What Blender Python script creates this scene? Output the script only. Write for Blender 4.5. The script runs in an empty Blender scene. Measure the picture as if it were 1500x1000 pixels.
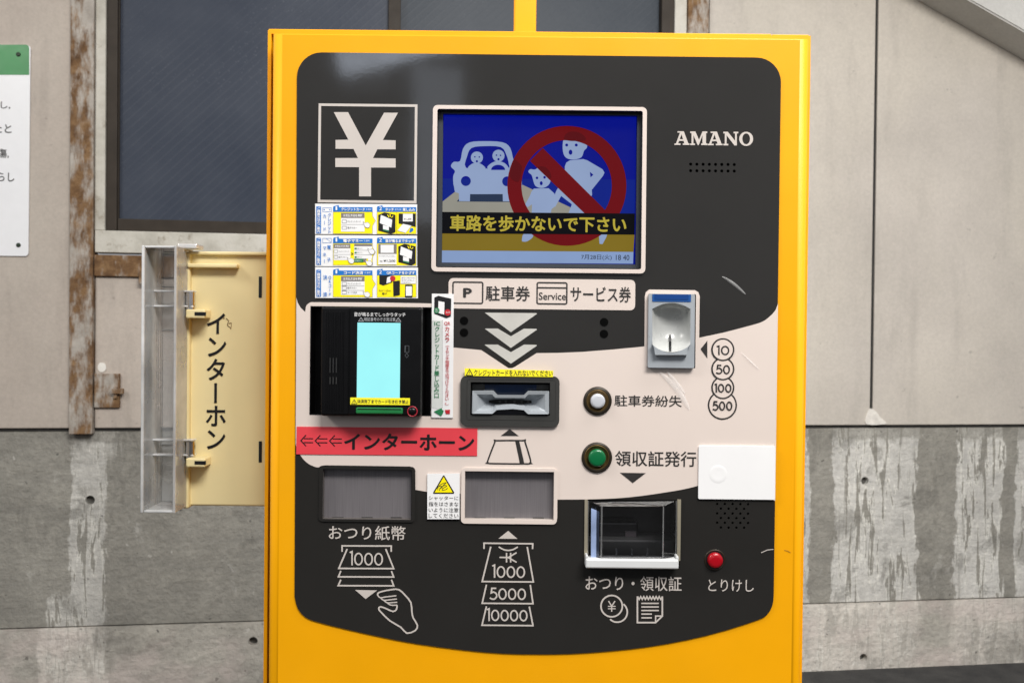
import bpy, bmesh, math, random
from math import pi, sin, cos, radians
from mathutils import Vector, Matrix
from mathutils.geometry import tessellate_polygon

random.seed(7)
scene = bpy.context.scene
COL = scene.collection

# ------------------------------------------------------------------ camera
FPX, CX, CY = 1400.0, 750.0, 500.0
PITCH, ROLL = radians(0.70), radians(0.585)
CAM_H = 0.984
CAM = Vector((0.0, -0.80, CAM_H))
CAM_R = Matrix.Rotation(pi / 2 - PITCH, 3, 'X') @ Matrix.Rotation(ROLL, 3, 'Z')
cam_data = bpy.data.cameras.new('camera')
cam_data.sensor_width = 36.0
cam_data.lens = 36.0 * FPX / 1500.0
cam_data.clip_start = 0.05
cam_data.clip_end = 100
cam_data.dof.use_dof = True
cam_data.dof.focus_distance = 0.80
cam_data.dof.aperture_fstop = 22
cam = bpy.data.objects.new('camera', cam_data)
cam.matrix_world = Matrix.Translation(CAM) @ CAM_R.to_4x4()
COL.objects.link(cam)
scene.camera = cam

# ------------------------------------------------------------------ world, lamps, exposure
world = bpy.data.worlds.new('World')
scene.world = world
world.use_nodes = True
bg = world.node_tree.nodes['Background']
wt = world.node_tree
w_tc = wt.nodes.new('ShaderNodeTexCoord'); w_sp = wt.nodes.new('ShaderNodeSeparateXYZ'); w_rp = wt.nodes.new('ShaderNodeValToRGB'); w_ma = wt.nodes.new('ShaderNodeMath')
w_ma.operation = 'MULTIPLY_ADD'; w_ma.inputs[1].default_value = 0.5; w_ma.inputs[2].default_value = 0.5
wt.links.new(w_tc.outputs['Generated'], w_sp.inputs[0]); wt.links.new(w_sp.outputs['Z'], w_ma.inputs[0])
wt.links.new(w_ma.outputs[0], w_rp.inputs['Fac']); wt.links.new(w_rp.outputs['Color'], bg.inputs['Color'])
w_rp.color_ramp.elements[0].position = 0.30; w_rp.color_ramp.elements[0].color = (0.40, 0.41, 0.44, 1)
w_rp.color_ramp.elements[1].position = 0.85; w_rp.color_ramp.elements[1].color = (1.35, 1.37, 1.42, 1)
bg.inputs['Strength'].default_value = 0.42

def area(name, loc, target, sx, sy, power, color=(1, 1, 1)):
    l = bpy.data.lights.new(name, 'AREA')
    l.shape = 'RECTANGLE'; l.size = sx; l.size_y = sy; l.energy = power; l.color = color
    o = bpy.data.objects.new(name, l)
    o.location = loc
    o.rotation_euler = (Vector(target) - Vector(loc)).to_track_quat('-Z', 'Y').to_euler()
    COL.objects.link(o)
    return o

area('ceiling_and_fill_light', (0.8, -1.65, CAM_H + 1.9), (0.1, 1.0, CAM_H - 0.1), 1.4, 0.6, 98, (1.0, 0.965, 0.92))
area('ceiling_and_fill_light', (-1.9, -0.9, CAM_H + 1.7), (-0.2, 0.4, CAM_H - 0.2), 0.7, 0.7, 30, (1.0, 0.965, 0.92))  # fill light, added to brighten the left door edge

o = area('ceiling_and_fill_light', (0.95, -0.25, CAM_H + 1.15), (0.75, 1.9, CAM_H - 0.75), 1.2, 0.4, 12, (1.0, 0.96, 0.91))  # fill light, added to lift the wall behind the machine
o.data.spread = radians(110)
# bluish lights added far behind the viewer for faint reflections in the glossy panel
o = area('reflection_light', (-0.62, -4.2, CAM_H + 1.45), (-0.1, 0.0, CAM_H + 0.1), 0.62, 0.13, 1.6, (0.78, 0.86, 1.0))
o.rotation_euler.rotate_axis('Z', radians(16))
area('reflection_light', (-0.40, -4.2, CAM_H + 0.95), (-0.1, 0.0, CAM_H + 0.1), 0.26, 0.80, 1.0, (0.78, 0.86, 1.0))

scene.view_settings.view_transform = 'Standard'
scene.view_settings.look = 'None'
scene.view_settings.exposure = 0.0
scene.view_settings.gamma = 1.0
scene.cycles.max_bounces = 8
scene.cycles.transparent_max_bounces = 16
scene.cycles.caustics_reflective = False
scene.cycles.caustics_refractive = False

# ------------------------------------------------------------------ frames: image ray -> real plane
class Frame:
    """An upright plane in the world; local x along it, z up, -y towards the viewer."""
    def __init__(s, origin, yaw):
        s.o = Vector(origin); s.yaw = yaw
        s.r = Matrix.Rotation(yaw, 3, 'Z')
    def cast(s, px, py, h=0.0):
        d = s.r.transposed() @ (CAM_R @ Vector(((px - CX) / FPX, -(py - CY) / FPX, -1)))
        o = s.r.transposed() @ (CAM - s.o)
        t = (-h - o.y) / d.y
        p = o + d * t
        return p.x, p.z
    def scale(s, px, py, h=0.0):
        a = s.cast(px - 5, py, h); b = s.cast(px + 5, py, h)
        return (b[0] - a[0]) / 10.0

MF = Frame((0.02, 0.0, 0.0), 0.0)             # machine face
WF = Frame((0.0, 1.85, 0.0), math.atan(0.14))  # wall behind, turned eight degrees

# ------------------------------------------------------------------ materials
def lin(c):
    c = c.lstrip('#')
    out = []
    for i in (0, 2, 4):
        v = int(c[i:i + 2], 16) / 255.0
        out.append(v / 12.92 if v <= 0.04045 else ((v + 0.055) / 1.055) ** 2.4)
    return out

class NT:
    def __init__(s, name):
        s.m = bpy.data.materials.new(name); s.m.use_nodes = True
        s.t = s.m.node_tree; s.t.nodes.clear()
        s.out = s.n('ShaderNodeOutputMaterial')
        s.tc = None
    def n(s, typ, **kw):
        x = s.t.nodes.new(typ)
        for k, v in kw.items(): setattr(x, k, v)
        return x
    def l(s, a, b): s.t.links.new(a, b)
    def put(s, sock, v):
        if isinstance(v, (int, float)): sock.default_value = v
        elif isinstance(v, (tuple, list)):
            sock.default_value = tuple(v) + ((1,) if len(v) == 3 and len(sock.default_value) == 4 else ())
        else: s.l(v, sock)
    def obj(s):
        if s.tc is None: s.tc = s.n('ShaderNodeTexCoord')
        return s.tc.outputs['Object']
    def m_(s, op, a, b=0.0, c=None, clamp=False):
        x = s.n('ShaderNodeMath', operation=op); x.use_clamp = clamp
        s.put(x.inputs[0], a); s.put(x.inputs[1], b)
        if c is not None: s.put(x.inputs[2], c)
        return x.outputs[0]
    def mapping(s, scale=(1, 1, 1), loc=(0, 0, 0), rot=(0, 0, 0)):
        x = s.n('ShaderNodeMapping')
        s.l(s.obj(), x.inputs['Vector'])
        x.inputs['Scale'].default_value = scale
        x.inputs['Location'].default_value = loc
        x.inputs['Rotation'].default_value = rot
        return x.outputs['Vector']
    def noise(s, scale, detail=4, rough=0.55, vec=None, dist=0.0):
        x = s.n('ShaderNodeTexNoise')
        s.l(vec if vec is not None else s.obj(), x.inputs['Vector'])
        x.inputs['Scale'].default_value = scale; x.inputs['Detail'].default_value = detail
        x.inputs['Roughness'].default_value = rough; x.inputs['Distortion'].default_value = dist
        return x.outputs['Fac']
    def ramp(s, fac, stops):
        x = s.n('ShaderNodeValToRGB')
        s.l(fac, x.inputs['Fac'])
        e = x.color_ramp.elements
        e[0].position, e[0].color = stops[0][0], tuple(stops[0][1]) + (1,)
        e[1].position, e[1].color = stops[-1][0], tuple(stops[-1][1]) + (1,)
        for p, c in stops[1:-1]:
            k = e.new(p); k.color = tuple(c) + (1,)
        return x.outputs['Color']
    def sm(s, v, a, b):
        x = s.n('ShaderNodeMapRange', interpolation_type='SMOOTHSTEP')
        s.put(x.inputs['Value'], v)
        x.inputs['From Min'].default_value = a; x.inputs['From Max'].default_value = b
        return x.outputs['Result']
    def mix(s, f, a, b, blend='MIX'):
        x = s.n('ShaderNodeMix', data_type='RGBA', blend_type=blend)
        s.put(x.inputs[0], f); s.put(x.inputs[6], a); s.put(x.inputs[7], b)
        return x.outputs[2]
    def bump(s, height, strength=0.2, dist=0.001):
        x = s.n('ShaderNodeBump')
        s.l(height, x.inputs['Height'])
        x.inputs['Strength'].default_value = strength; x.inputs['Distance'].default_value = dist
        return x.outputs['Normal']
    def done(s, color, rough=0.5, metal=0.0, normal=None, coat=0.0, spec=0.5, emit=None, estr=0.0):
        b = s.n('ShaderNodeBsdfPrincipled')
        s.put(b.inputs['Base Color'], color); s.put(b.inputs['Roughness'], rough); s.put(b.inputs['Metallic'], metal)
        b.inputs['Specular IOR Level'].default_value = spec
        if coat:
            b.inputs['Coat Weight'].default_value = coat; b.inputs['Coat Roughness'].default_value = 0.08
        if normal is not None: s.l(normal, b.inputs['Normal'])
        if emit is not None:
            s.put(b.inputs['Emission Color'], emit); b.inputs['Emission Strength'].default_value = estr
        s.l(b.outputs[0], s.out.inputs['Surface'])
        return s.m

MATS = {}
def M(name, color, rough=0.5, metal=0.0, coat=0.0, vary=0.08, vscale=30, bump=0.0, bscale=600, bdist=0.0004, spec=0.5):
    """Plain painted / plastic / printed surface with faint mottling, uneven gloss and optional grain."""
    if name in MATS: return MATS[name]
    t = NT(name)
    c = lin(color) if isinstance(color, str) else list(color)
    f = t.noise(vscale, 4)
    lo = [max(0, x * (1 - vary)) for x in c]; hi = [min(1, x * (1 + vary)) for x in c]
    colr = t.ramp(f, [(0.3, lo), (0.7, hi)])
    r = t.m_('MULTIPLY_ADD', t.noise(vscale * 2.3, 3), min(0.16, rough), max(0.02, rough - 0.08))
    nrm = t.bump(t.noise(bscale, 2), bump, bdist) if bump else None
    MATS[name] = t.done(colr, r, metal, nrm, coat, spec)
    return MATS[name]

def ME(name, color, estr):
    """A lit display: gives off its own light under a dim glossy face."""
    t = NT(name)
    c = lin(color)
    f = t.noise(25, 2)
    e = t.ramp(f, [(0.3, [x * 0.95 for x in c]), (0.7, [min(1, x * 1.03) for x in c])])
    return t.done((0.002, 0.002, 0.003), 0.25, spec=0.08, emit=e, estr=estr)

m_yellow = M('yellow_paint', (0.80, 0.355, 0.0005), 0.40, coat=0.0, spec=0.3, vary=0.045, vscale=9, bump=0.12, bscale=900)
m_dark = M('charcoal_print', (0.0195, 0.0185, 0.0172), 0.09, coat=0.0, vary=0.06, vscale=12, bump=0.015, bscale=350)
m_cream = M('cream_print', (0.66, 0.575, 0.525), 0.20, vary=0.02, vscale=12, bump=0.03, bscale=350)
m_creamtxt = M('pale_lettering', (0.53, 0.485, 0.45), 0.3, vary=0.02)
m_darktxt = M('dark_lettering', (0.03, 0.028, 0.027), 0.3, vary=0.05)
m_black = M('black_plastic', (0.0022, 0.0022, 0.0026), 0.30, vary=0.1, spec=0.3)
m_blackmat = M('black_matt_plastic', (0.012, 0.012, 0.012), 0.5, vary=0.1)
m_bezel = M('charcoal_plastic', (0.032, 0.032, 0.030), 0.42, vary=0.08, bump=0.1, bscale=1200)
m_bezel2 = M('blue_grey_plastic', (0.035, 0.042, 0.052), 0.4, vary=0.08)
m_white = M('white_sticker', (0.78, 0.78, 0.785), 0.35, vary=0.015, bump=0.06, bscale=200)
m_whitepaint = M('white_plastic', (0.62, 0.63, 0.635), 0.35, vary=0.03)
m_red = M('red_sticker', (0.68, 0.048, 0.065), 0.42, vary=0.05, vscale=20, bump=0.05, bscale=150)
m_ylab = M('yellow_label', (0.90, 0.80, 0.02), 0.38, vary=0.03)
m_blue = M('blue_ink', (0.012, 0.16, 0.52), 0.35, vary=0.04)
m_yink = M('yellow_ink', (0.92, 0.78, 0.0), 0.35, vary=0.02)
m_grey = M('grey_ink', (0.19, 0.17, 0.16), 0.35, vary=0.04)
m_green = M('green_ink', (0.02, 0.18, 0.07), 0.35, vary=0.05)
m_redink = M('red_ink', (0.48, 0.02, 0.03), 0.35, vary=0.05)
m_ink = M('black_ink', (0.008, 0.008, 0.009), 0.35, vary=0.05)
m_silver = M('silver_plastic', (0.36, 0.39, 0.42), 0.30, metal=0.15, vary=0.04)
m_blueplastic = M('blue_plastic', (0.012, 0.075, 0.27), 0.22, vary=0.1)
m_navy = M('navy_plastic', (0.004, 0.022, 0.075), 0.15, vary=0.15)
m_bronze = M('bronze_ring', (0.022, 0.016, 0.009), 0.42, metal=0.3, vary=0.1)
m_brass = M('brass_ring', (0.12, 0.075, 0.025), 0.4, metal=0.6, vary=0.1)
m_gbtn = M('green_button', (0.003, 0.12, 0.038), 0.25, vary=0.06)
m_rbtn = M('red_button', (0.33, 0.003, 0.009), 0.2, vary=0.06)
m_sbtn = M('silver_button', (0.48, 0.50, 0.54), 0.3, vary=0.03)
m_shiny = M('chrome', (0.7, 0.7, 0.7), 0.2, metal=1.0, vary=0.03)
m_gold = M('dull_gold', (0.40, 0.36, 0.27), 0.4, metal=0.5, vary=0.05)
m_case = M('cream_case', (0.74, 0.635, 0.35), 0.38, vary=0.035, vscale=14, bump=0.08, bscale=700)
m_cased = M('cream_case_trim', (0.68, 0.58, 0.31), 0.42, vary=0.05)

# brushed steel shutter
t = NT('brushed_steel')
nz = t.noise(90, 3, vec=t.mapping((16, 1, 0.25)))
m_steel = t.done(t.ramp(nz, [(0.3, (0.135, 0.126, 0.134)), (0.7, (0.175, 0.163, 0.172))]), 0.45, 0.2)

# clear plastic
def clear(name, tint, gloss=0.09, rough=0.06, haze=0.0):
    t = NT(name)
    tr = t.n('ShaderNodeBsdfTransparent'); tr.inputs[0].default_value = tuple(tint) + (1,)
    gl = t.n('ShaderNodeBsdfGlossy'); gl.inputs['Roughness'].default_value = rough
    gl.inputs['Color'].default_value = (1, 1, 1, 1)
    fr = t.n('ShaderNodeFresnel'); fr.inputs['IOR'].default_value = 1.49
    ns = t.noise(40, 3)
    f = t.m_('ADD', fr.outputs[0], t.m_('MULTIPLY', ns, gloss), clamp=True)
    df = t.n('ShaderNodeBsdfDiffuse'); df.inputs['Color'].default_value = (0.85, 0.86, 0.86, 1)
    mx0 = t.n('ShaderNodeMixShader'); t.put(mx0.inputs[0], t.m_('MULTIPLY', t.noise(18, 4), haze * 2, clamp=True))
    t.l(tr.outputs[0], mx0.inputs[1]); t.l(df.outputs[0], mx0.inputs[2])
    mx = t.n('ShaderNodeMixShader'); t.l(f, mx.inputs[0])
    t.l(mx0.outputs[0], mx.inputs[1]); t.l(gl.outputs[0], mx.inputs[2])
    t.l(mx.outputs[0], t.out.inputs['Surface'])
    return t.m
m_clear = clear('clear_plastic', (0.985, 0.98, 0.975), 0.05, 0.10, 0.38)
m_flapedge = clear('clear_flap_edge', (0.9, 0.9, 0.92), 0.08, 0.1, 0.16)
m_clearedge = clear('clear_plastic_edge', (0.9, 0.9, 0.9), 0.2, 0.12, 0.6)
m_flap = clear('clear_flap', (0.93, 0.93, 0.95), 0.02, 0.02, 0.005)

# lit displays
e_blue = ME('display_blue', '#04149a', 0.7)
e_blue2 = ME('display_blue_light', '#0f2aa0', 0.62)
e_pale = ME('display_pale_blue', '#a3b8e0', 0.72)
e_sand = ME('display_sand', '#a8a69a', 0.72)
e_gold = ME('display_ochre', '#8c7622', 0.8)
e_slate = ME('display_slate', '#2b3a55', 0.8)
e_red = ME('display_red', '#780a10', 0.75)
e_red2 = ME('display_red_dim', '#64090f', 0.75)
e_blk = ME('display_black', '#070709', 0.8)
e_yel = ME('display_yellow', '#b8a83c', 0.95)
e_foot = ME('display_strip', '#93acd8', 0.8)
e_cyan = ME('display_cyan', '#a4fbff', 1.0)

# ------------------------------------------------------------------ mesh helpers
def link(name, verts, faces, mat, parent=None, smooth=False):
    me = bpy.data.meshes.new(name)
    me.from_pydata([tuple(v) for v in verts], [], faces)
    bm = bmesh.new(); bm.from_mesh(me)
    bmesh.ops.recalc_face_normals(bm, faces=bm.faces)
    bm.to_mesh(me); bm.free()
    me.materials.append(mat)
    if smooth:
        for p in me.polygons: p.use_smooth = True
    o = bpy.data.objects.new(name, me)
    COL.objects.link(o)
    if parent is not None: o.parent = parent
    return o

def thing(name, label, cat, frame, base, group=None):
    """Empty at the base of a thing; children meshes are given in the frame's own axes."""
    o = bpy.data.objects.new(name, None)
    o.empty_display_size = 0.05
    COL.objects.link(o)
    p = frame.o + frame.r @ Vector(base)
    o.location = p; o.rotation_euler = (0, 0, frame.yaw)
    o['label'] = label; o['category'] = cat
    if group: o['group'] = group
    OFF[o.name] = Vector(base)
    FR[o.name] = frame
    return o
OFF, FR = {}, {}
def root(o):
    while o.parent is not None: o = o.parent
    return o
def off(o): return OFF[root(o).name]
def fr(o): return FR[root(o).name]
def struct(o):
    o['kind'] = 'structure'; return o
def lab(o, s): o['label'] = s; return o

# 2D outlines, all in photograph pixels unless a zoom is set
ZO = [0.0, 0.0, 1.0]
def zoom(ox=0.0, oy=0.0, s=1.0): ZO[:] = [ox, oy, s]
def zp(p): return (ZO[0] + p[0] / ZO[2], ZO[1] + p[1] / ZO[2])

def tilt(lp, cx, cy, a=ROLL):
    """The camera is rolled a little: an upright outline reads turned by that much in the photograph."""
    return [(x - a * (y - cy), y + a * (x - cx)) for x, y in lp]
def rect(x0, y0, x1, y1, r=0.0, n=5):
    if r <= 0: return tilt([(x0, y0), (x1, y0), (x1, y1), (x0, y1)], (x0 + x1) / 2, (y0 + y1) / 2)
    out = []
    for cx, cy, a in ((x1 - r, y0 + r, -90), (x1 - r, y1 - r, 0), (x0 + r, y1 - r, 90), (x0 + r, y0 + r, 180)):
        for i in range(n + 1):
            q = radians(a + 90.0 * i / n)
            out.append((cx + r * cos(q), cy + r * sin(q)))
    return tilt(out, (x0 + x1) / 2, (y0 + y1) / 2)
def circ(cx, cy, r, n=28, ry=None, a0=0, a1=360):
    ry = ry or r
    full = abs(a1 - a0) >= 360
    k = n if full else n + 1
    return [(cx + r * cos(radians(a0 + (a1 - a0) * i / n)), cy + ry * sin(radians(a0 + (a1 - a0) * i / n))) for i in range(k)]
def ring(cx, cy, r, w, n=32, ry=None):
    ry = ry or r
    return [circ(cx, cy, r + w / 2, n, ry + w / 2), circ(cx, cy, r - w / 2, n, ry - w / 2)]
def frame_loop(x0, y0, x1, y1, w, r=0):
    return [rect(x0, y0, x1, y1, r), rect(x0 + w, y0 + w, x1 - w, y1 - w, max(0, r - w))]
def smooth(pts, n=4, closed=True):
    out = []; L = len(pts)
    rng = range(L) if closed else range(L - 1)
    for i in rng:
        if closed: p0, p1, p2, p3 = pts[i - 1], pts[i], pts[(i + 1) % L], pts[(i + 2) % L]
        else: p0, p1, p2, p3 = pts[max(0, i - 1)], pts[i], pts[i + 1], pts[min(L - 1, i + 2)]
        for k in range(n):
            u = k / n
            out.append(tuple(0.5 * (2 * b + (c - a) * u + (2 * a - 5 * b + 4 * c - d) * u * u + (3 * b - a - 3 * c + d) * u ** 3)
                             for a, b, c, d in zip(p0, p1, p2, p3)))
    if not closed: out.append(pts[-1])
    return out
def stroke(pts, w, closed=False):
    """Outline loops of a line of width w."""
    P = [Vector(p) for p in pts]; L = len(P)
    A, B = [], []
    for i in range(L):
        if closed or 0 < i < L - 1:
            a = (P[i] - P[i - 1]).normalized(); b = (P[(i + 1) % L] - P[i]).normalized()
            nn = Vector((-(a.y + b.y), a.x + b.x))
            if nn.length < 1e-6: nn = Vector((-a.y, a.x))
            nn.normalize()
            nn /= max(0.45, nn.dot(Vector((-a.y, a.x))))
        else:
            a = (P[1] - P[0]) if i == 0 else (P[-1] - P[-2])
            a.normalize(); nn = Vector((-a.y, a.x))
        A.append(tuple(P[i] + nn * w / 2)); B.append(tuple(P[i] - nn * w / 2))
    return [A, B] if closed else [A + B[::-1]]

def shp(name, groups, h, mat, parent, t=0.0):
    """Flat or thick piece cut to the outlines. groups: list of [outer, hole, hole...] loops."""
    f, of = fr(parent), off(parent)
    V, Fc = [], []
    for gi, g in enumerate(groups):
        dh = 0.000012 * (gi % 7) if not t else 0.0
        if not isinstance(g[0][0], (tuple, list, Vector)): g = [g]
        loops = []
        for lp in g:
            loops.append([f.cast(*zp(p), h) for p in lp])
        pts = [p for lp in loops for p in lp]
        tris = tessellate_polygon([[Vector((p[0], p[1], 0)) for p in lp] for lp in loops])
        b = len(V)
        V += [Vector((p[0], -h - dh, p[1])) - of for p in pts]
        Fc += [tuple(b + i for i in tr) for tr in tris]
        if t:
            b2 = len(V)
            V += [Vector((p[0], -h + t, p[1])) - of for p in pts]
            Fc += [tuple(b2 + i for i in tr[::-1]) for tr in tris]
            k = 0
            for lp in loops:
                L = len(lp)
                for i in range(L):
                    j = (i + 1) % L
                    Fc.append((b + k + i, b + k + j, b2 + k + j, b2 + k + i))
                k += L
    me_o = link(name, V, Fc, mat, parent)
    if not t:   # flat print faces the viewer
        me = me_o.data
        if sum(p.normal.y * p.area for p in me.polygons) > 0: me.flip_normals()
    return me_o

def solid(name, rows, mat, parent, close_first=True, close_last=True, smooth_=False):
    """Loft through loops [(loop, h), ...] with equal point counts."""
    f, of = fr(parent), off(parent)
    V, Fc = [], []
    n = len(rows[0][0])
    for lp, h in rows:
        for p in lp:
            q = f.cast(*zp(p), h)
            V.append(Vector((q[0], -h, q[1])) - of)
    for r in range(len(rows) - 1):
        for i in range(n):
            j = (i + 1) % n
            Fc.append((r * n + i, r * n + j, (r + 1) * n + j, (r + 1) * n + i))
    for flag, r in ((close_first, 0), (close_last, len(rows) - 1)):
        if flag:
            tris = tessellate_polygon([[Vector((V[r * n + i].x, V[r * n + i].z, 0)) for i in range(n)]])
            Fc += [tuple(r * n + i for i in tr) for tr in tris]
    return link(name, V, Fc, mat, parent, smooth_)

def box(name, x0, y0, x1, y1, h, depth, mat, parent, bev=0.0, seg=2, r=0.0):
    """Box whose FRONT face shows at these pixels at height h; goes straight back by depth; bevel in metres."""
    f, of = fr(parent), off(parent)
    a = f.cast(*zp(((x0 + x1) / 2, (y0 + y1) / 2)), h)
    k = f.scale(*zp(((x0 + x1) / 2, (y0 + y1) / 2)), h) / ZO[2]
    w, hh = (x1 - x0) * k / 2, (y1 - y0) * k / 2
    return wbox(name, a[0] - w, a[0] + w, -h, -h + depth, a[1] - hh, a[1] + hh, mat, parent, bev, seg)

def wbox(name, x0, x1, y0, y1, z0, z1, mat, parent, bev=0.0, seg=2):
    of = off(parent)
    bm = bmesh.new()
    vs = [bm.verts.new(Vector((x, y, z)) - of) for x in (x0, x1) for y in (y0, y1) for z in (z0, z1)]
    for q in ((0, 1, 3, 2), (4, 6, 7, 5), (0, 4, 5, 1), (2, 3, 7, 6), (0, 2, 6, 4), (1, 5, 7, 3)):
        bm.faces.new([vs[i] for i in q])
    if bev > 0:
        bmesh.ops.bevel(bm, geom=bm.edges[:], offset=bev, segments=seg, affect='EDGES', profile=0.5)
    bmesh.ops.recalc_face_normals(bm, faces=bm.faces)
    me = bpy.data.meshes.new(name); bm.to_mesh(me); bm.free()
    me.materials.append(mat)
    o = bpy.data.objects.new(name, me); COL.objects.link(o); o.parent = parent
    return o

def pocket(name, lp, h0, depth, mat, parent, backmat=None):
    """Open-fronted recess: walls go straight back from the outline, plus a back."""
    f, of = fr(parent), off(parent)
    pts = [f.cast(*zp(p), h0) for p in lp]
    n = len(pts)
    V = [Vector((p[0], -h0, p[1])) - of for p in pts] + [Vector((p[0], -h0 + depth, p[1])) - of for p in pts]
    Fc = [(i, (i + 1) % n, n + (i + 1) % n, n + i) for i in range(n)]
    tris = tessellate_polygon([[Vector((p[0], p[1], 0)) for p in pts]])
    Fc += [tuple(n + i for i in tr) for tr in tris]
    return link(name, V, Fc, mat, parent)

def lathe(name, cx, cy, prof, mat, parent, n=32):
    """prof: (radius px, h) from the outside in; turned about the axis that faces the viewer."""
    f, of = fr(parent), off(parent)
    c = f.cast(*zp((cx, cy)), prof[0][1]); k = f.scale(*zp((cx, cy)), prof[0][1]) / ZO[2]
    V, Fc = [], []
    for r, h in prof:
        for i in range(n):
            a = 2 * pi * i / n
            V.append(Vector((c[0] + r * k * cos(a), -h, c[1] + r * k * sin(a))) - of)
    for j in range(len(prof) - 1):
        for i in range(n):
            q = (i + 1) % n
            Fc.append((j * n + i, j * n + q, (j + 1) * n + q, (j + 1) * n + i))
    Fc.append(tuple((len(prof) - 1) * n + i for i in range(n)))
    o = link(name, V, Fc, mat, parent, True)
    return o

# lettering
TC = {}
def glyphs(s, weight=0.0, res=3):
    key = (s, weight)
    if key not in TC:
        c = bpy.data.curves.new('lettering', 'FONT')
        c.body = s; c.size = 1.0; c.resolution_u = res; c.offset = weight
        o = bpy.data.objects.new('lettering', c)
        me = bpy.data.meshes.new_from_object(o)
        TC[key] = ([v.co.xy.copy() for v in me.vertices], [tuple(p.vertices) for p in me.polygons])
        bpy.data.meshes.remove(me); bpy.data.objects.remove(o); bpy.data.curves.remove(c)
    return TC[key]
def txt(name, items, h, mat, parent, joined=False):
    """items: (string, x0, y0, x1, y1[, weight]) horizontal, or ('v', string, x0, y0, x1, y1[, weight]) downwards."""
    f, of = fr(parent), off(parent)
    V, Fc, made = [], [], []
    def flush():
        o = link(name, V, Fc, mat, parent)
        bm = bmesh.new(); bm.from_mesh(o.data)
        for fc in bm.faces:
            if fc.normal.y > 0: fc.normal_flip()
        bm.to_mesh(o.data); bm.free()
        if joined: o['kind'] = 'stuff'
        made.append(o); V.clear(); Fc.clear()
    def put(vs, fs, fn, k):
        b = len(V)
        for v in vs:
            q = f.cast(*zp(tilt([fn(v)], mx, my)[0]), h)
            V.append(Vector((q[0], -h - 0.00001 * k, q[1])) - of)
        Fc.extend(tuple(b + i for i in g) for g in fs)
    for it in items:
        vert = it[0] == 'v'
        k0 = 2 if vert else 1
        s = it[1] if vert else it[0]
        x0, y0, x1, y1 = it[k0:k0 + 4]
        w = it[k0 + 4] if len(it) > k0 + 4 else 0.0
        mx, my = (x0 + x1) / 2, (y0 + y1) / 2
        base = min(w, 0.008); ex_ = max(0.0, w - 0.008)
        sh = [(0, 0)] if ex_ < 0.002 else [(ex_, 0), (-ex_, 0), (0, ex_), (0, -ex_)]
        if vert:
            cell = (y1 - y0) / len(s); sx = (x1 - x0); gh = min(cell * 1.05, sx * 1.12)
            for i, ch in enumerate(s):
                vs, fs = glyphs(ch, base)
                cx, cy = mx, y0 + cell * (i + 0.5)
                ex = 0.5 if ord(ch) > 255 else sum(a.x for a in vs) / max(1, len(vs))
                for k, (ax, ay) in enumerate(sh):
                    if ch in 'ー（）()～':
                        put(vs, fs, lambda v: (cx - (v.y + ay - 0.37) * sx, cy + (v.x + ax - 0.5) * gh), k)
                    else:
                        put(vs, fs, lambda v: (cx + (v.x + ax - ex) * sx, cy - (v.y + ay - 0.37) * gh), k)
        else:
            vs, fs = glyphs(s, base)
            a0 = min(v.x for v in vs) - ex_; a1 = max(v.x for v in vs) + ex_; b0 = min(v.y for v in vs) - ex_; b1 = max(v.y for v in vs) + ex_
            for k, (ax, ay) in enumerate(sh):
                put(vs, fs, lambda v: (x0 + (v.x + ax - a0) / (a1 - a0) * (x1 - x0), y1 - (v.y + ay - b0) / (b1 - b0) * (y1 - y0)), k)
        if not joined: flush()
    if joined: flush()
    return made

def digits(name, s, x0, y0, x1, y1, w, h, mat, parent, small=0.84):
    """Geometric numerals: a tall plain 1, round noughts and a 5, drawn as strokes of width w."""
    G = []; H = y1 - y0
    ws_ = {'1': 0.30, '0': 0.72, '5': 0.64}
    tot = sum(ws_[c] for c in s) + 0.09 * (len(s) - 1)
    k = (x1 - x0) / tot; x = x0
    for n, c in enumerate(s):
        cw = ws_[c] * k
        top = y0 if n == 0 else y0 + H * (1 - small)
        hh = y1 - top
        sl = lambda p: [(a, b + 0.0102 * (a - x0)) for a, b in p]
        if c == '1':
            G.append(stroke(sl([(x + cw * 0.12, top + hh * 0.13), (x + cw * 0.75, top + w * 0.5), (x + cw * 0.75, y1)]), w))
        elif c == '0':
            G.append([sl(circ(x + cw / 2, top + hh / 2, cw / 2, 30, hh / 2)), sl(circ(x + cw / 2, top + hh / 2, cw / 2 - w, 30, hh / 2 - w))])
        else:
            pts = [(x + cw * 0.88, top + w / 2), (x + cw * 0.30, top + w / 2), (x + cw * 0.22, top + hh * 0.44)]
            pts += smooth([(x + cw * 0.22, top + hh * 0.44), (x + cw * 0.55, top + hh * 0.37), (x + cw * 0.90, top + hh * 0.52), (x + cw * 0.92, top + hh * 0.75), (x + cw * 0.62, y1 - w / 2), (x + cw * 0.28, y1 - w * 0.6), (x + cw * 0.04, top + hh * 0.84)], 4, False)[1:]
            G.append(stroke(sl(pts), w))
        x += cw + 0.09 * k
    return shp(name, G, h, mat, parent)

# ================================================================== THE SETTING
def xw(px, py=700): return WF.cast(px, py)[0]
def zw(py, px=750): return WF.cast(px, py)[1]

# ground
t = NT('asphalt')
gcol = t.ramp(t.noise(14, 6, 0.7), [(0.3, (0.018, 0.018, 0.019)), (0.7, (0.055, 0.054, 0.052))])
m_asphalt = t.done(gcol, 0.85, normal=t.bump(t.noise(160, 4), 0.6, 0.004))
gv = [(-30, -30, 0), (30, -30, 0), (30, 30, 0), (-30, 30, 0)]
ground = struct(link('ground', gv, [(0, 1, 2, 3)], m_asphalt))

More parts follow.
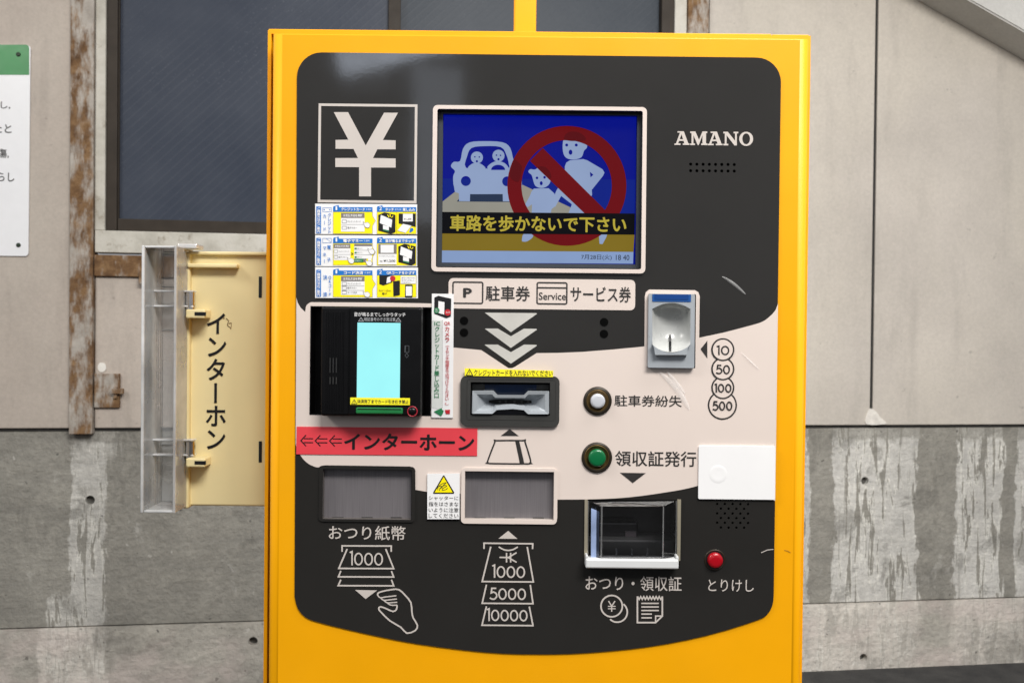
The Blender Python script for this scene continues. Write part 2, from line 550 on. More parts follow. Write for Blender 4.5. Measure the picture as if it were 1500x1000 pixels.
# ---- stained concrete
def concrete(name, dark, light, bands, streak, mott=0.20, pink=None, ztop=None):
    t = NT(name)
    sep = t.n('ShaderNodeSeparateXYZ'); t.l(t.obj(), sep.inputs[0])
    x, z = sep.outputs['X'], sep.outputs['Z']
    wob = t.m_('MULTIPLY_ADD', t.noise(4.0, 6, 0.7, vec=t.mapping((0.8, 1, 0.7))), 0.09, -0.045)
    wob2 = t.m_('MULTIPLY_ADD', t.noise(30, 6, 0.72, vec=t.mapping((1.3, 1, 0.42))), 0.060, -0.030)
    xx = t.m_('ADD', t.m_('ADD', x, wob), wob2)
    mask = None
    for (x0, x1, z0, z1, s, e) in bands:
        b = t.m_('MULTIPLY', t.sm(xx, x0 - e, x0 + e), t.m_('SUBTRACT', 1.0, t.sm(xx, x1 - e, x1 + e)))
        b = t.m_('MULTIPLY', b, t.m_('MULTIPLY', t.sm(z, z0 - 0.02, z0 + 0.02), t.m_('SUBTRACT', 1.0, t.sm(z, z1 - 0.02, z1 + 0.02))))
        b = t.m_('MULTIPLY', b, s)
        mask = b if mask is None else t.m_('MAXIMUM', mask, b)
    if streak:
        st = t.noise(20, 6, 0.66, vec=t.mapping((2.6, 1, 0.30)), dist=0.5)
        dr = t.sm(st, 0.535, 0.56)
        zone = t.sm(t.noise(5.0, 3, vec=t.mapping((1.6, 1, 0.4))), 0.34, 0.46)
        mask = t.m_('MULTIPLY', mask, t.m_('SUBTRACT', 1.0, t.m_('MULTIPLY', t.m_('MULTIPLY', dr, zone), streak)))
        # thin bright rims of lime around the drips
        rim = t.m_('MULTIPLY', t.m_('MULTIPLY', t.sm(st, 0.50, 0.53), t.m_('SUBTRACT', 1.0, t.sm(st, 0.53, 0.555))), zone)
    if ztop:
        edge = t.m_('ADD', z, t.m_('MULTIPLY_ADD', t.noise(16, 6, 0.7, vec=t.mapping((1.0, 1, 0.5), (1, 1, 7))), 0.09, -0.045))
        mask = t.m_('MULTIPLY', mask, t.m_('SUBTRACT', 1.0, t.m_('MULTIPLY', t.sm(edge, ztop - 0.046, ztop - 0.030), 0.75)))
    c = t.mix(mask, dark, light)
    if streak:
        c = t.mix(t.m_('MULTIPLY', t.m_('MULTIPLY', rim, mask), 0.8), c, (0.74, 0.73, 0.68))
    big = t.ramp(t.noise(4.5, 7, 0.7), [(0.28, (1 - mott * 1.5,) * 3), (0.72, (1 + mott * 1.2,) * 3)])
    blot = t.m_('MULTIPLY', t.sm(t.noise(7.5, 6, 0.7, vec=t.mapping((1, 1, 0.8), (8, 2, 5)), dist=0.6), 0.53, 0.62), 0.5)
    c = t.mix(blot, c, [q * 0.62 for q in dark])
    pale = t.m_('MULTIPLY', t.sm(t.noise(10, 7, 0.75, vec=t.mapping((1, 1, 0.6), (3, 8, 1)), dist=0.4), 0.58, 0.68), 0.35)
    c = t.mix(pale, c, light)
    c = t.mix(1.0, c, big, 'MULTIPLY')
    hor = t.noise(9, 5, 0.6, vec=t.mapping((0.5, 1, 3.0)))
    c = t.mix(1.0, c, t.ramp(hor, [(0.3, (0.91, 0.91, 0.91)), (0.7, (1.08, 1.075, 1.06))]), 'MULTIPLY')
    c = t.mix(1.0, c, t.ramp(t.noise(60, 6, 0.75), [(0.3, (0.84, 0.84, 0.83)), (0.7, (1.13, 1.13, 1.12))]), 'MULTIPLY')
    pits = t.sm(t.noise(55, 2, 0.5), 0.70, 0.76)
    c = t.mix(t.m_('MULTIPLY', pits, 0.7), c, (0.05, 0.048, 0.045))
    specks = t.sm(t.noise(38, 2, 0.5, vec=t.mapping((1, 1, 1), (5, 3, 2))), 0.71, 0.76)
    c = t.mix(t.m_('MULTIPLY', specks, 0.45), c, (0.62, 0.60, 0.56))
    if pink:
        c = t.mix(t.m_('MULTIPLY', t.sm(t.noise(5, 4, vec=t.mapping((1, 1, 1.6), (1, 7, 3))), 0.45, 0.66), 0.55), c, pink)
    hgt = t.m_('ADD', t.noise(70, 5, 0.65), t.m_('MULTIPLY', hor, 0.7))
    return t.done(c, 0.82, normal=t.bump(hgt, 0.85, 0.006), spec=0.3)

ZJ, ZB, ZL = zw(628, 40), 0.0, None
z_mid = 0.5 * (WF.cast(100, 918)[1] + WF.cast(1300, 880)[1])
z_top = 0.5 * (WF.cast(100, 629)[1] + WF.cast(1350, 623)[1])
LB = [  # x0, x1, z0, z1, strength, softness
    (xw(103), xw(154), z_mid - 0.5, z_top + 1, 0.72, 0.004),
    (xw(112), xw(178), WF.cast(150, 668)[1], z_top + 1, 0.55, 0.006),
    (xw(72), xw(140), z_mid - 0.5, WF.cast(100, 872)[1], 0.62, 0.005),
    (xw(1160), xw(1186), z_mid - 0.5, z_top + 1, 0.9, 0.003),
    (xw(1222), xw(1343), z_mid - 0.5, z_top + 1, 1.0, 0.003),
    (xw(1401), xw(1470), z_mid - 0.5, z_top + 1, 0.97, 0.003),
    (xw(1488), xw(1720), z_mid - 0.5, z_top + 1, 0.95, 0.003),
    (xw(-200), xw(-40), z_mid - 0.5, z_top + 1, 0.5, 0.02),
]
m_conc_hi = concrete('stained_concrete', (0.275, 0.265, 0.238), (0.55, 0.54, 0.515), LB, 1.0, 0.2, None, z_top)
LB2 = [(xw(58), xw(158), -1, 5, 0.95, 0.006), (xw(1100), xw(1345), -1, 5, 0.8, 0.02), (xw(1398), xw(1800), -1, 5, 0.75, 0.02)]
m_conc_lo = concrete('pale_concrete', (0.42, 0.40, 0.36), (0.66, 0.62, 0.57), LB2, 0.5, 0.22, (0.60, 0.52, 0.48))

wall = thing('concrete_wall', 'low stained grey concrete wall with drip marks under the pale panels', 'wall', WF, (0, 0, 0))
def wloop(x0, z0, x1, z1): return x0, z0, x1, z1
def wall_slab(name, x0, x1, z0, z1, yf, t_, mat, parent, holes=(), rh=0.012):
    """Upright slab in wall axes with round tie holes cut through its face and lined."""
    of = off(parent)
    outer = [(x0, z0), (x1, z0), (x1, z1), (x0, z1)]
    loops = [outer] + [[(cx + rh * cos(2 * pi * i / 20), cz + rh * sin(2 * pi * i / 20)) for i in range(20)] for cx, cz in holes]
    pts = [p for l in loops for p in l]
    tris = tessellate_polygon([[Vector((p[0], p[1], 0)) for p in l] for l in loops])
    n = len(pts)
    V = [Vector((p[0], yf, p[1])) - of for p in pts] + [Vector((p[0], yf + t_, p[1])) - of for p in pts]
    Fc = [tuple(tr) for tr in tris] + [tuple(n + i for i in tr[::-1]) for tr in tris]
    k = 0
    for l in loops:
        L = len(l)
        for i in range(L): Fc.append((k + i, k + (i + 1) % L, n + k + (i + 1) % L, n + k + i))
        k += L
    return link(name, V, Fc, mat, parent)
XL, XR = xw(-260), xw(1800)
h_hi = [WF.cast(132, 732), WF.cast(1267, 704)]
h_lo = [WF.cast(1264, 962), WF.cast(371, 938)]
wall_slab('upper_lift', XL, XR, z_mid + 0.002, z_top, 0.0, 0.12, m_conc_hi, wall, h_hi)
wall_slab('lower_lift', XL, XR, -0.05, z_mid - 0.002, -0.004, 0.124, m_conc_lo, wall, h_lo)
m_hole = M('old_grout', (0.10, 0.098, 0.09), 0.9, vary=0.3, vscale=80, bump=0.5, bscale=150, bdist=0.003)
for (cx, cz) in h_hi + h_lo:
    V = []; n = 20
    for r, y in ((0.0125, 0.006), (0.0125, 0.016), (0.006, 0.019)):
        V += [Vector((cx + r * cos(2 * pi * i / n), y, cz + r * sin(2 * pi * i / n))) for i in range(n)]
    Fc = [(j * n + i, j * n + (i + 1) % n, (j + 1) * n + (i + 1) % n, (j + 1) * n + i) for j in range(2) for i in range(n)]
    Fc.append(tuple(2 * n + i for i in range(n)))
    link('tie_hole', V, Fc, m_hole, wall)
# backing so that the joint between the lifts is a dark groove
wbox('wall_core', XL, XR, 0.03, 0.20, 0.0, z_top - 0.01, m_hole, wall)

# ---- pale cladding panels above
def panel_mat(name, base, warm, stain):
    t = NT(name)
    c = t.ramp(t.noise(2.6, 6, 0.6), [(0.3, [x * 0.85 for x in base]), (0.7, [x * 1.08 for x in base])])
    c = t.mix(t.m_('MULTIPLY', t.sm(t.noise(1.7, 4, 0.6, vec=t.mapping((1, 1, 0.6), (3, 1, 9))), 0.42, 0.7), 0.6), c, warm)
    vert = t.noise(7, 5, 0.6, vec=t.mapping((1.6, 1, 0.25)))
    c = t.mix(t.m_('MULTIPLY', t.sm(vert, 0.5, 0.75), stain), c, [x * 0.62 for x in base])
    specks = t.sm(t.noise(42, 3, 0.55, vec=t.mapping((1, 1, 1), (2, 2, 2))), 0.70, 0.76)
    c = t.mix(t.m_('MULTIPLY', specks, 0.4), c, [x * 0.45 for x in base])
    c = t.mix(1.0, c, t.ramp(t.noise(120, 3, 0.7), [(0.3, (0.93,) * 3), (0.7, (1.06,) * 3)]), 'MULTIPLY')
    return t.done(c, 0.7, normal=t.bump(t.noise(90, 4, 0.6), 0.25, 0.002), spec=0.35)
m_panel_r = panel_mat('grey_panel_paint', (0.50, 0.462, 0.416), (0.545, 0.505, 0.435), 0.42)
m_panel_l = panel_mat('beige_panel_paint', (0.45, 0.395, 0.345), (0.49, 0.448, 0.39), 0.5)
pw = thing('panel_wall', 'pale cement board panels forming the wall above the stained concrete', 'wall', WF, (0, 0, z_top))
ZT = WF.cast(750, -420)[1]
PF = -0.012
def wpanel(x0, x1, z0, z1, mat): return wbox('panel', x0, x1, PF, PF + 0.03, z0, z1, mat, pw, 0.0025, 2)
zp0 = z_top + 0.004
xj = xw(1278, 300)
wpanel(XL, xw(107, 300), zp0, ZT, m_panel_l)
wpanel(xw(141, 500), xw(1004, 500), zp0, WF.cast(250, 404)[1], m_panel_l)
wpanel(xw(1034, 300), xj - 0.0045, zp0, ZT, m_panel_r)
wpanel(xj + 0.0045, XR, zp0, ZT, m_panel_r)
m_gasket = M('black_gasket', (0.02, 0.019, 0.018), 0.8, vary=0.3)
wbox('joint_gasket', xj - 0.006, xj + 0.006, PF + 0.006, PF + 0.02, zp0, ZT, m_gasket, pw)
wbox('bottom_gasket', XL, XR, PF + 0.008, PF + 0.03, z_top - 0.003, zp0 + 0.004, m_gasket, pw)
m_putty = M('white_putty', (0.66, 0.63, 0.58), 0.8, vary=0.15, vscale=60, bump=0.5, bscale=120, bdist=0.003)
shp('putty_patch', [smooth([(1269, 621), (1270, 606), (1276, 598), (1284, 603), (1290, 611), (1297, 617), (1296, 621)], 3)], 0.015, m_putty, pw, 0.004)

# ---- rusty steel frame round the window
t = NT('rusty_steel')
rn = t.noise(11, 6, 0.66, vec=t.mapping((1.6, 1, 0.55)))
paintc = t.ramp(t.noise(26, 4, 0.6), [(0.3, (0.30, 0.27, 0.235)), (0.7, (0.46, 0.425, 0.38))])
rustc = t.ramp(t.noise(34, 5, 0.7), [(0.28, (0.075, 0.038, 0.018)), (0.5, (0.16, 0.088, 0.040)), (0.75, (0.29, 0.18, 0.09))])
rf = t.sm(rn, 0.41, 0.57)
m_rust = t.done(t.mix(rf, paintc, rustc), t.m_('MULTIPLY_ADD', rf, 0.25, 0.6), normal=t.bump(t.m_('ADD', rn, t.noise(80, 4)), 0.6, 0.003), spec=0.3)
rfm = thing('rusty_window_frame', 'rust streaked steel frame around the dark window', 'frame', WF, (xw(124, 500), -0.02, z_top))
zpost = WF.cast(125, 634)[1]
wbox('post', xw(107, 300), xw(141, 300), -0.028, 0.02, zpost, ZT, m_rust, rfm, 0.002)
wbox('post', xw(1004, 20), xw(1034, 20), -0.028, 0.02, zpost, ZT, m_rust, rfm, 0.002)
zr0, zr1 = WF.cast(200, 406)[1], WF.cast(200, 375)[1]
wbox('rail', xw(141, 390) + 0.0005, xw(1004, 390) - 0.0005, -0.022, 0.02, zr0, zr1, m_rust, rfm, 0.002)
lp_ = box('latch_plate', 138, 546, 175, 598, 0.022, 0.012, m_rust, rfm, 0.001)
for (x0, y0, x1, y1, hh) in ((162, 569, 180, 577, 0.036), (166, 566, 171, 584, 0.030)):
    box('bolt', x0, y0, x1, y1, hh, 0.014, m_rust, lp_, 0.0015)
box('stop_block', 203, 396, 218, 417, 0.034, 0.014, m_rust, rfm, 0.002)
m_lime = M('lime_spot', (0.72, 0.70, 0.65), 0.85, vary=0.1)
shp('paint_spot', [smooth([(143, 536), (147, 531), (154, 533), (155, 541), (149, 545), (144, 542)], 3)], 0.0145, m_lime, pw, 0.002)

# ---- window
t = NT('weathered_cream_paint')
wn = t.noise(9, 6, 0.65, vec=t.mapping((1, 1, 1)))
wc = t.ramp(wn, [(0.28, (0.34, 0.32, 0.27)), (0.5, (0.52, 0.50, 0.44)), (0.72, (0.62, 0.60, 0.55))])
wc = t.mix(t.m_('MULTIPLY', t.sm(t.noise(20, 5, 0.7, vec=t.mapping((1, 1, 1), (4, 4, 4))), 0.56, 0.7), 0.7), wc, (0.20, 0.16, 0.11))
m_weath = t.done(wc, 0.75, normal=t.bump(t.noise(60, 5), 0.5, 0.003))
m_alu = M('bronze_aluminium', (0.040, 0.032, 0.025), 0.5, vary=0.15, vscale=20, spec=0.15)
def glass_mat(name, c0, c1):
    t = NT(name)
    wv = t.n('ShaderNodeTexWave', wave_type='BANDS', bands_direction='X')
    t.l(t.mapping((1, 1, 1), (0, 0, 0), (0, radians(-46), 0)), wv.inputs['Vector'])
    wv.inputs['Scale'].default_value = 17.0; wv.inputs['Distortion'].default_value = 0.25
    line = t.sm(wv.outputs['Fac'], 0.80, 1.0)
    vo = t.n('ShaderNodeTexVoronoi'); t.l(t.obj(), vo.inputs['Vector']); vo.inputs['Scale'].default_value = 85
    spark = t.m_('SUBTRACT', 1.0, t.sm(vo.outputs['Distance'], 0.05, 0.32))
    patch = t.sm(t.noise(2.6, 3), 0.45, 0.68)
    c = t.ramp(t.noise(3.0, 5, 0.6), [(0.3, c0), (0.7, c1)])
    c = t.mix(t.m_('MULTIPLY', t.m_('MULTIPLY', line, t.sm(t.noise(1.8, 3, vec=t.mapping((1, 1, 1), (2, 5, 1))), 0.40, 0.62)), 0.06), c, (0.17, 0.18, 0.20))
    c = t.mix(t.m_('MULTIPLY', t.m_('MULTIPLY', spark, patch), 0.14), c, (0.32, 0.34, 0.38))
    hgt = t.m_('ADD', t.m_('MULTIPLY', line, 0.5), t.m_('MULTIPLY', vo.outputs['Distance'], 0.6))
    return t.done(c, 0.38, normal=t.bump(hgt, 0.10, 0.002), spec=0.12)
m_glass1 = glass_mat('patterned_glass', (0.034, 0.043, 0.064), (0.060, 0.070, 0.092))
m_glass2 = glass_mat('patterned_glass_inner', (0.034, 0.044, 0.058), (0.056, 0.066, 0.080))
win = thing('window', 'dark patterned glass sliding window in a bronze frame behind the yellow machine', 'window', WF, (xw(560, 330), 0, WF.cast(300, 372)[1]))
zb = WF.cast(270, 373)[1]; zs = WF.cast(270, 341)[1]; zi = WF.cast(270, 323)[1]
wbox('outer_frame', xw(142, 200), xw(157, 200), -0.018, 0.03, zs, ZT, m_weath, win, 0.002)
wbox('outer_frame', xw(986, 20), xw(1003.4, 20), -0.018, 0.03, zs, ZT, m_weath, win, 0.002)
wbox('sill', xw(142, 360), xw(1003.4, 360), -0.020, 0.03, zb, zs - 0.0005, m_weath, win, 0.002)
wbox('bronze_frame', xw(157, 200) + 0.0003, xw(173, 200), -0.010, 0.03, zs + 0.0005, ZT, m_alu, win, 0.002)
wbox('bronze_frame', xw(968, 20), xw(986, 20) - 0.0003, -0.010, 0.03, zs + 0.0005, ZT, m_alu, win, 0.002)
wbox('bottom_rail', xw(173, 330) + 0.0003, xw(968, 330) - 0.0003, -0.008, 0.03, zs + 0.0005, zi, m_alu, win, 0.002)
wbox('meeting_stile', xw(569, 20), xw(587, 20), -0.006, 0.03, zi + 0.0005, ZT, m_alu, win, 0.0015)
wbox('pane', xw(173, 200), xw(569, 20), 0.010, 0.014, zi, ZT, m_glass1, win)
wbox('pane', xw(587, 20), xw(968, 20), 0.018, 0.022, zi, ZT, m_glass2, win)
wbox('frame_bead', xw(167, 200), xw(174.5, 200), 0.001, 0.012, zi, ZT, m_alu, win, 0.001)

# ---- sloping concrete beam of the stair, top right
m_beam = panel_mat('pale_beam_paint', (0.56, 0.555, 0.53), (0.52, 0.515, 0.49), 0.12)
beam = thing('stair_beam', 'sloping pale concrete beam jutting from the panel wall', 'beam', WF, (xw(1500, 93), 0, WF.cast(1500, 93)[1]))
a = Vector(WF.cast(1334, 0)); b = Vector(WF.cast(1499, 93)); d = (b - a).normalized(); n2 = Vector((-d.y, d.x))
if n2.y < 0: n2 = -n2
p0 = a - d * 1.2; p1 = b + d * 1.2
bo = off(beam)
q = [p0, p1, p1 + n2 * 0.42, p0 + n2 * 0.42]
bm = bmesh.new()
f0 = [bm.verts.new(Vector((p.x, -0.140, p.y)) - bo) for p in q]
f1 = [bm.verts.new(Vector((p.x, -0.011, p.y)) - bo) for p in q]
bm.faces.new(f0); bm.faces.new(f1[::-1])
for i in range(4): bm.faces.new((f0[i], f0[(i + 1) % 4], f1[(i + 1) % 4], f1[i]))
bmesh.ops.bevel(bm, geom=bm.edges[:], offset=0.004, segments=2, affect='EDGES')
bmesh.ops.recalc_face_normals(bm, faces=bm.faces)
me = bpy.data.meshes.new('beam_body'); bm.to_mesh(me); bm.free(); me.materials.append(m_beam)
o = bpy.data.objects.new('beam_body', me); COL.objects.link(o); o.parent = beam

# ---- notice plate at the left
sign = thing('notice_sign', 'white notice plate with a green top band screwed to the left panel', 'sign', WF, (xw(-60, 220), -0.012, WF.cast(-60, 374)[1]))
HS = 0.0165
m_signw = M('sign_white', (0.78, 0.79, 0.81), 0.35, vary=0.02)
m_signg = M('sign_green', (0.012, 0.21, 0.045), 0.35, vary=0.08, vscale=20)
shp('plate', [rect(-170, 65.5, 43, 374, 5)], HS, m_signw, sign, 0.004)
shp('green_band', [[(-170, 65.7), (38.5, 65.7), (41.8, 67.5), (42.8, 71), (42.8, 110), (-170, 110)]], HS + 0.0004, m_signg, sign)
txt('lettering', [('し,', 1, 149, 15, 160, 0.012), ('たと', -10, 182, 17, 195, 0.012), ('傷,', -4, 218, 13, 232, 0.012),
                  ('らし', -3, 253, 21, 266, 0.012)], HS + 0.0005, m_darktxt, sign)
m_screw = M('dull_screw', (0.03, 0.045, 0.03), 0.5, metal=0.6, vary=0.2)
for (sx, sy) in ((27, 80), (27, 359), (-140, 80), (-140, 359)):
    lathe('screw', sx, sy, [(3.6, HS), (3.4, HS + 0.0015), (2.2, HS + 0.0025), (1.0, HS + 0.0022)], m_screw, sign, 14)

# ================================================================== THE PAYMENT MACHINE
mach = thing('payment_machine', 'yellow parking payment machine with a charcoal and cream front panel', 'machine', MF, (0, 0.17, 0))
HD, HP = 0.0, 0.0012
HC, HT, HS2 = HP + 0.0002, HP + 0.0004, HP + 0.0005

# ---- outlines on the face
def arc(cx, cy, r, a0, a1, n=8): return circ(cx, cy, r, n, None, a0, a1)
PANEL = (arc(471, 113, 36, 180, 270) + arc(1108, 120.5, 36, 270, 360) +
         smooth([(1133.5, 868), (1132, 884), (1125, 898), (1108, 908), (1035, 930), (950, 946.5), (860, 955.5), (785, 957.5),
                 (710, 954.5), (610, 942), (530, 926), (468, 911), (447, 903), (436, 890), (431.5, 873)], 3, False))
CREAM = ([(434.2, 436), (436, 443), (440, 450), (447, 457)] + smooth([(447.5, 454), (449, 447), (455, 442.5)], 3, False) +
         [(560, 443), (636, 444.5), (636, 507), (664, 508.8), (705, 512.6), (741, 536.5), (745, 539), (750, 539), (754.5, 537), (786, 517),
          (817, 516.7), (853, 515.2), (900, 511.5), (941, 507.6), (944, 507)] +
         [(944.6, 434)] + smooth([(946, 428), (951, 424)], 2, False) + [(1018, 425)] + smooth([(1023, 428), (1025, 434)], 2, False) + [(1024.2, 494.5)] +
         smooth([(1060, 487), (1100, 476.5), (1117, 471), (1128, 463), (1136, 454), (1139.6, 444)], 3, False) +
         [(1135.6, 733)] + smooth([(1023, 711), (1000, 716.5), (960, 723), (930, 727), (900, 729.5), (860, 731), (816.5, 731.3)], 3, False) +
         [(816.3, 758)] + smooth([(815, 764), (808, 768)], 2, False) + [(684, 765)] + smooth([(677, 762), (674.5, 756)], 2, False) +
         [(674.5, 722.5), (626, 720), (608.5, 717), (608.5, 692)] + smooth([(607, 686), (601, 682.8)], 2, False) + [(476, 681)] +
         smooth([(470, 682), (465, 684.2), (452, 679), (441, 668), (433, 651)], 3, False))
H_SCREEN = rect(639.5, 161, 940.5, 393, 3)
H_TERM = rect(454, 449, 632, 608)
H_TICK = rect(680, 556, 814, 619, 4)
H_COIN = rect(949, 430.5, 1019, 539, 1.5)
H_BILL1 = rect(473, 687.5, 602.5, 760)
H_BILL2 = rect(681, 690.5, 811, 760.5)
H_TRAY = rect(858, 731.5, 996, 830)
zoom(900, 20, 3.5719)
DOTS1 = [[zp(p) for p in circ(399 + 32.6 * i, 788 + 34 * j + 0.3 * i, 8.2, 10)] for i in range(8) for j in range(2)]
zoom(820, 640, 3.448)
DOTS2 = []
for j, y in enumerate((337, 361, 385, 408, 432, 456)):
    for x in ([795, 834, 873, 912, 951] if j % 2 == 0 else [814, 853, 892, 931]):
        DOTS2.append([zp(p) for p in circ(x, y + 0.01 * (x - 870), 6.6, 8)])
zoom()

# ---- yellow door (front skin with rounded upright edges) and cabinet
XA = MF.cast(393.8, 500)[0] + 0.0; XB = MF.cast(1182.5, 500)[0]
ZTOP = MF.cast(785, 51)[1]
RD, RT = 0.0095, 0.0022
def door():
    of = off(mach)
    outer = [(XA + RD, 0.06), (XB - RD, 0.06), (XB - RD, ZTOP - RT), (XA + RD, ZTOP - RT)]
    hole = [MF.cast(x, y, HD) for x, y in tilt([( (px - 785) * 0.994 + 785, (py - 515) * 0.994 + 515) for px, py in PANEL], 0, 0, 0)]
    pts = outer + hole
    tris = tessellate_polygon([[Vector((p[0], p[1], 0)) for p in outer], [Vector((p[0], p[1], 0)) for p in hole]])
    V = [Vector((p[0], -HD, p[1])) - of for p in pts]; Fc = [tuple(x) for x in tris]
    k = len(V); N = 7
    for i in range(N + 1):
        a = pi / 2 * i / N
        dx, dt, dy, dyt = RD * sin(a), RT * sin(a), RD * (1 - cos(a)), RD * (1 - cos(a))
        V += [Vector((x, -HD + dy, z)) - of for x, z in ((XA + RD - dx, 0.06), (XB - RD + dx, 0.06), (XB - RD + dx, ZTOP - RT + dt), (XA + RD - dx, ZTOP - RT + dt))]
    V += [Vector((x, 0.024, z)) - of for x, z in ((XA, 0.06), (XB, 0.06), (XB, ZTOP), (XA, ZTOP))]
    nf = len(Fc)
    for r in range(N + 1):
        for i in range(4):
            j = (i + 1) % 4
            Fc.append((k + r * 4 + i, k + r * 4 + j, k + (r + 1) * 4 + j, k + (r + 1) * 4 + i))
    o = link('front_door', V, Fc, m_yellow, mach)
    for p in o.data.polygons:
        p.use_smooth = abs(p.normal.y) < 0.999
    return o
door()
yc = 0.0245
cx0 = MF.cast(389.2, 500, -yc)[0]; cx1 = MF.cast(1181.5, 500, -yc)[0]
ctop = MF.cast(785, 48.6, -yc)[1]
def cabinet():
    of = off(mach); w = 0.003
    F_ = [(cx0, 0.0), (cx1, 0.0), (cx1, ctop), (cx0, ctop)]; I_ = [(cx0 + w, w), (cx1 - w, w), (cx1 - w, ctop - w), (cx0 + w, ctop - w)]
    V = [Vector((x, y, z)) - of for L, y in ((F_, yc), (F_, 0.36), (I_, yc), (I_, 0.357)) for x, z in L]
    Fc = [(4, 5, 6, 7), (12, 13, 14, 15)]
    for i in range(4):
        j = (i + 1) % 4
        Fc += [(i, j, 4 + j, 4 + i), (i, j, 8 + j, 8 + i), (8 + i, 8 + j, 12 + j, 12 + i)]
    link('cabinet', V, Fc, m_yellow, mach)
cabinet()
tz = MF.cast(785, 46.2, -yc)[1]
tx = MF.cast(1131, 52, -yc)[0]
wbox('top_plate', MF.cast(393, 45, -yc)[0], tx - 0.0005, yc + 0.0006, 0.355, ctop - 0.0005, tz, m_yellow, mach, 0.0005)
wbox('top_plate', tx + 0.0005, MF.cast(1185, 53, -yc)[0], yc + 0.0006, 0.355, ctop - 0.0005, tz - 0.0003, m_yellow, mach, 0.0005)
pa = MF.cast(752.5, 25, -0.10)[0]; pb = MF.cast(785.5, 25, -0.10)[0]
wbox('top_post', pa, pb, 0.10, 0.10 + (pb - pa), tz - 0.002, tz + 0.5, m_yellow, mach, 0.002)

# ---- charcoal panel with its cream field
panel = lab(shp('front_panel', [[PANEL, H_SCREEN, H_TERM, H_TICK, H_COIN, H_BILL1, H_BILL2, H_TRAY] + DOTS1 + DOTS2], HP, m_dark, mach, 0.004),
            'glossy charcoal panel')
lab(shp('cream_field', [[CREAM, H_TERM, H_TICK, H_COIN, H_BILL2]], HC, m_cream, panel), 'cream wave across the panel')
for q in (rect(1000, 232, 1088, 258), rect(1040, 732, 1108, 782)): shp('speaker_backing', [q], HP - 0.006, m_blackmat, panel, 0.002)

# yen box
zoom(430, 130, 5.884)
YEN = [(347, 203), (470, 203), (622, 490), (780, 208), (900, 208), (770, 443), (880, 446), (880, 523), (722, 523), (685, 598), (880, 602),
       (880, 680), (668, 680), (668, 928), (565, 928), (565, 677), (360, 675), (360, 598), (555, 598), (517, 520), (362, 518), (362, 442), (472, 440)]
shp('yen_symbol', [YEN, frame_loop(212, 132, 1064, 984, 22)], HT, m_creamtxt, panel)

# maker's name in slab serif capitals
def amano():
    G = []
    def S(*p): G.append(list(p))
    y0, y1 = 192.5, 212.5
    def fx(x0, x1): return lambda u, v: (x0 + u * (x1 - x0), y0 + v * (y1 - y0) + 0.0102 * (x0 - 988))
    def A_(x0, x1):
        f = fx(x0, x1)
        S(f(.40, 0), f(.62, 0), f(.93, .9), f(.66, .9), f(.47, .22), f(.24, .9), f(.10, .9))
        S(f(.2, 0), f(.5, 0), f(.5, .1), f(.2, .1)); S(f(.3, .58), f(.7, .58), f(.74, .70), f(.26, .70))
        S(f(0, .89), f(.40, .89), f(.40, 1), f(0, 1)); S(f(.55, .89), f(1, .89), f(1, 1), f(.55, 1))
    A_(988, 1010); A_(1036.5, 1058.5)
    f = fx(1011, 1036)
    S(f(0, 0), f(.30, 0), f(.52, .62), f(.72, 0), f(1, 0), f(1, .12), f(.93, .12), f(.93, .88), f(1, .88), f(1, 1), f(.65, 1), f(.65, .88), f(.72, .88),
      f(.72, .28), f(.50, 1), f(.44, 1), f(.19, .28), f(.19, .88), f(.28, .88), f(.28, 1), f(0, 1), f(0, .88), f(.08, .88), f(.08, .12), f(0, .12))
    f = fx(1059.5, 1081.5)
    S(f(0, 0), f(.30, 0), f(.78, .66), f(.78, .12), f(.68, .12), f(.68, 0), f(1, 0), f(1, .12), f(.90, .12), f(.90, 1), f(.74, 1), f(.22, .26), f(.22, .88),
      f(.33, .88), f(.33, 1), f(0, 1), f(0, .88), f(.10, .88), f(.10, .12), f(0, .12))
    G.append([circ(1093, 203.6, 10.2, 28, 10.4), circ(1093, 203.6, 5.6, 28, 8.0)])
    return G
zoom()
shp('maker_name', amano(), HT, m_creamtxt, panel)

# ticket label
shp('ticket_label', [rect(657, 408.5, 930.5, 453, 7)], HT, m_cream, panel)
zoom(640, 400, 4.6875)
shp('ticket_outline', [frame_loop(105, 57, 319, 212, 10, 16)], HT + 0.0002, m_darktxt, panel)
shp('service_ticket_outline', [frame_loop(683, 61, 897, 216, 10, 16), [(690, 95), (892, 97), (892, 107), (690, 105)]], HT + 0.0002, m_darktxt, panel)
txt('lettering', [('P', 180, 102, 240, 168, 0.035), ('駐車券', 335, 88, 640, 192, 0.012), ('Service', 700, 133, 886, 184, 0.008), ('サービス券', 917, 92, 1333, 200, 0.012)],
    HT + 0.0003, m_darktxt, panel)
m_lampw = M('chevron_window', (0.50, 0.49, 0.46), 0.3, vary=0.06, vscale=60)
for g_ in ([(330, 272), (336, 271), (682, 274), (688, 279), (508, 405)], [(330, 382), (336, 380), (418, 380), (508, 433), (597, 381), (682, 382), (688, 387), (508, 513)],
                [(328, 492), (334, 490), (418, 490), (508, 542), (599, 490), (682, 492), (687, 497), (508, 621)]):
    shp('chevron', [g_], HT, m_lampw, panel)
for x, y in ((186, 327), (186, 408), (1148, 336), (1147, 417)): shp('sensor_window', [circ(x, y, 29)], HT, M('sensor_black', (0.001, 0.001, 0.001), 0.6, spec=0.05), panel)
zoom(640, 530, 4)
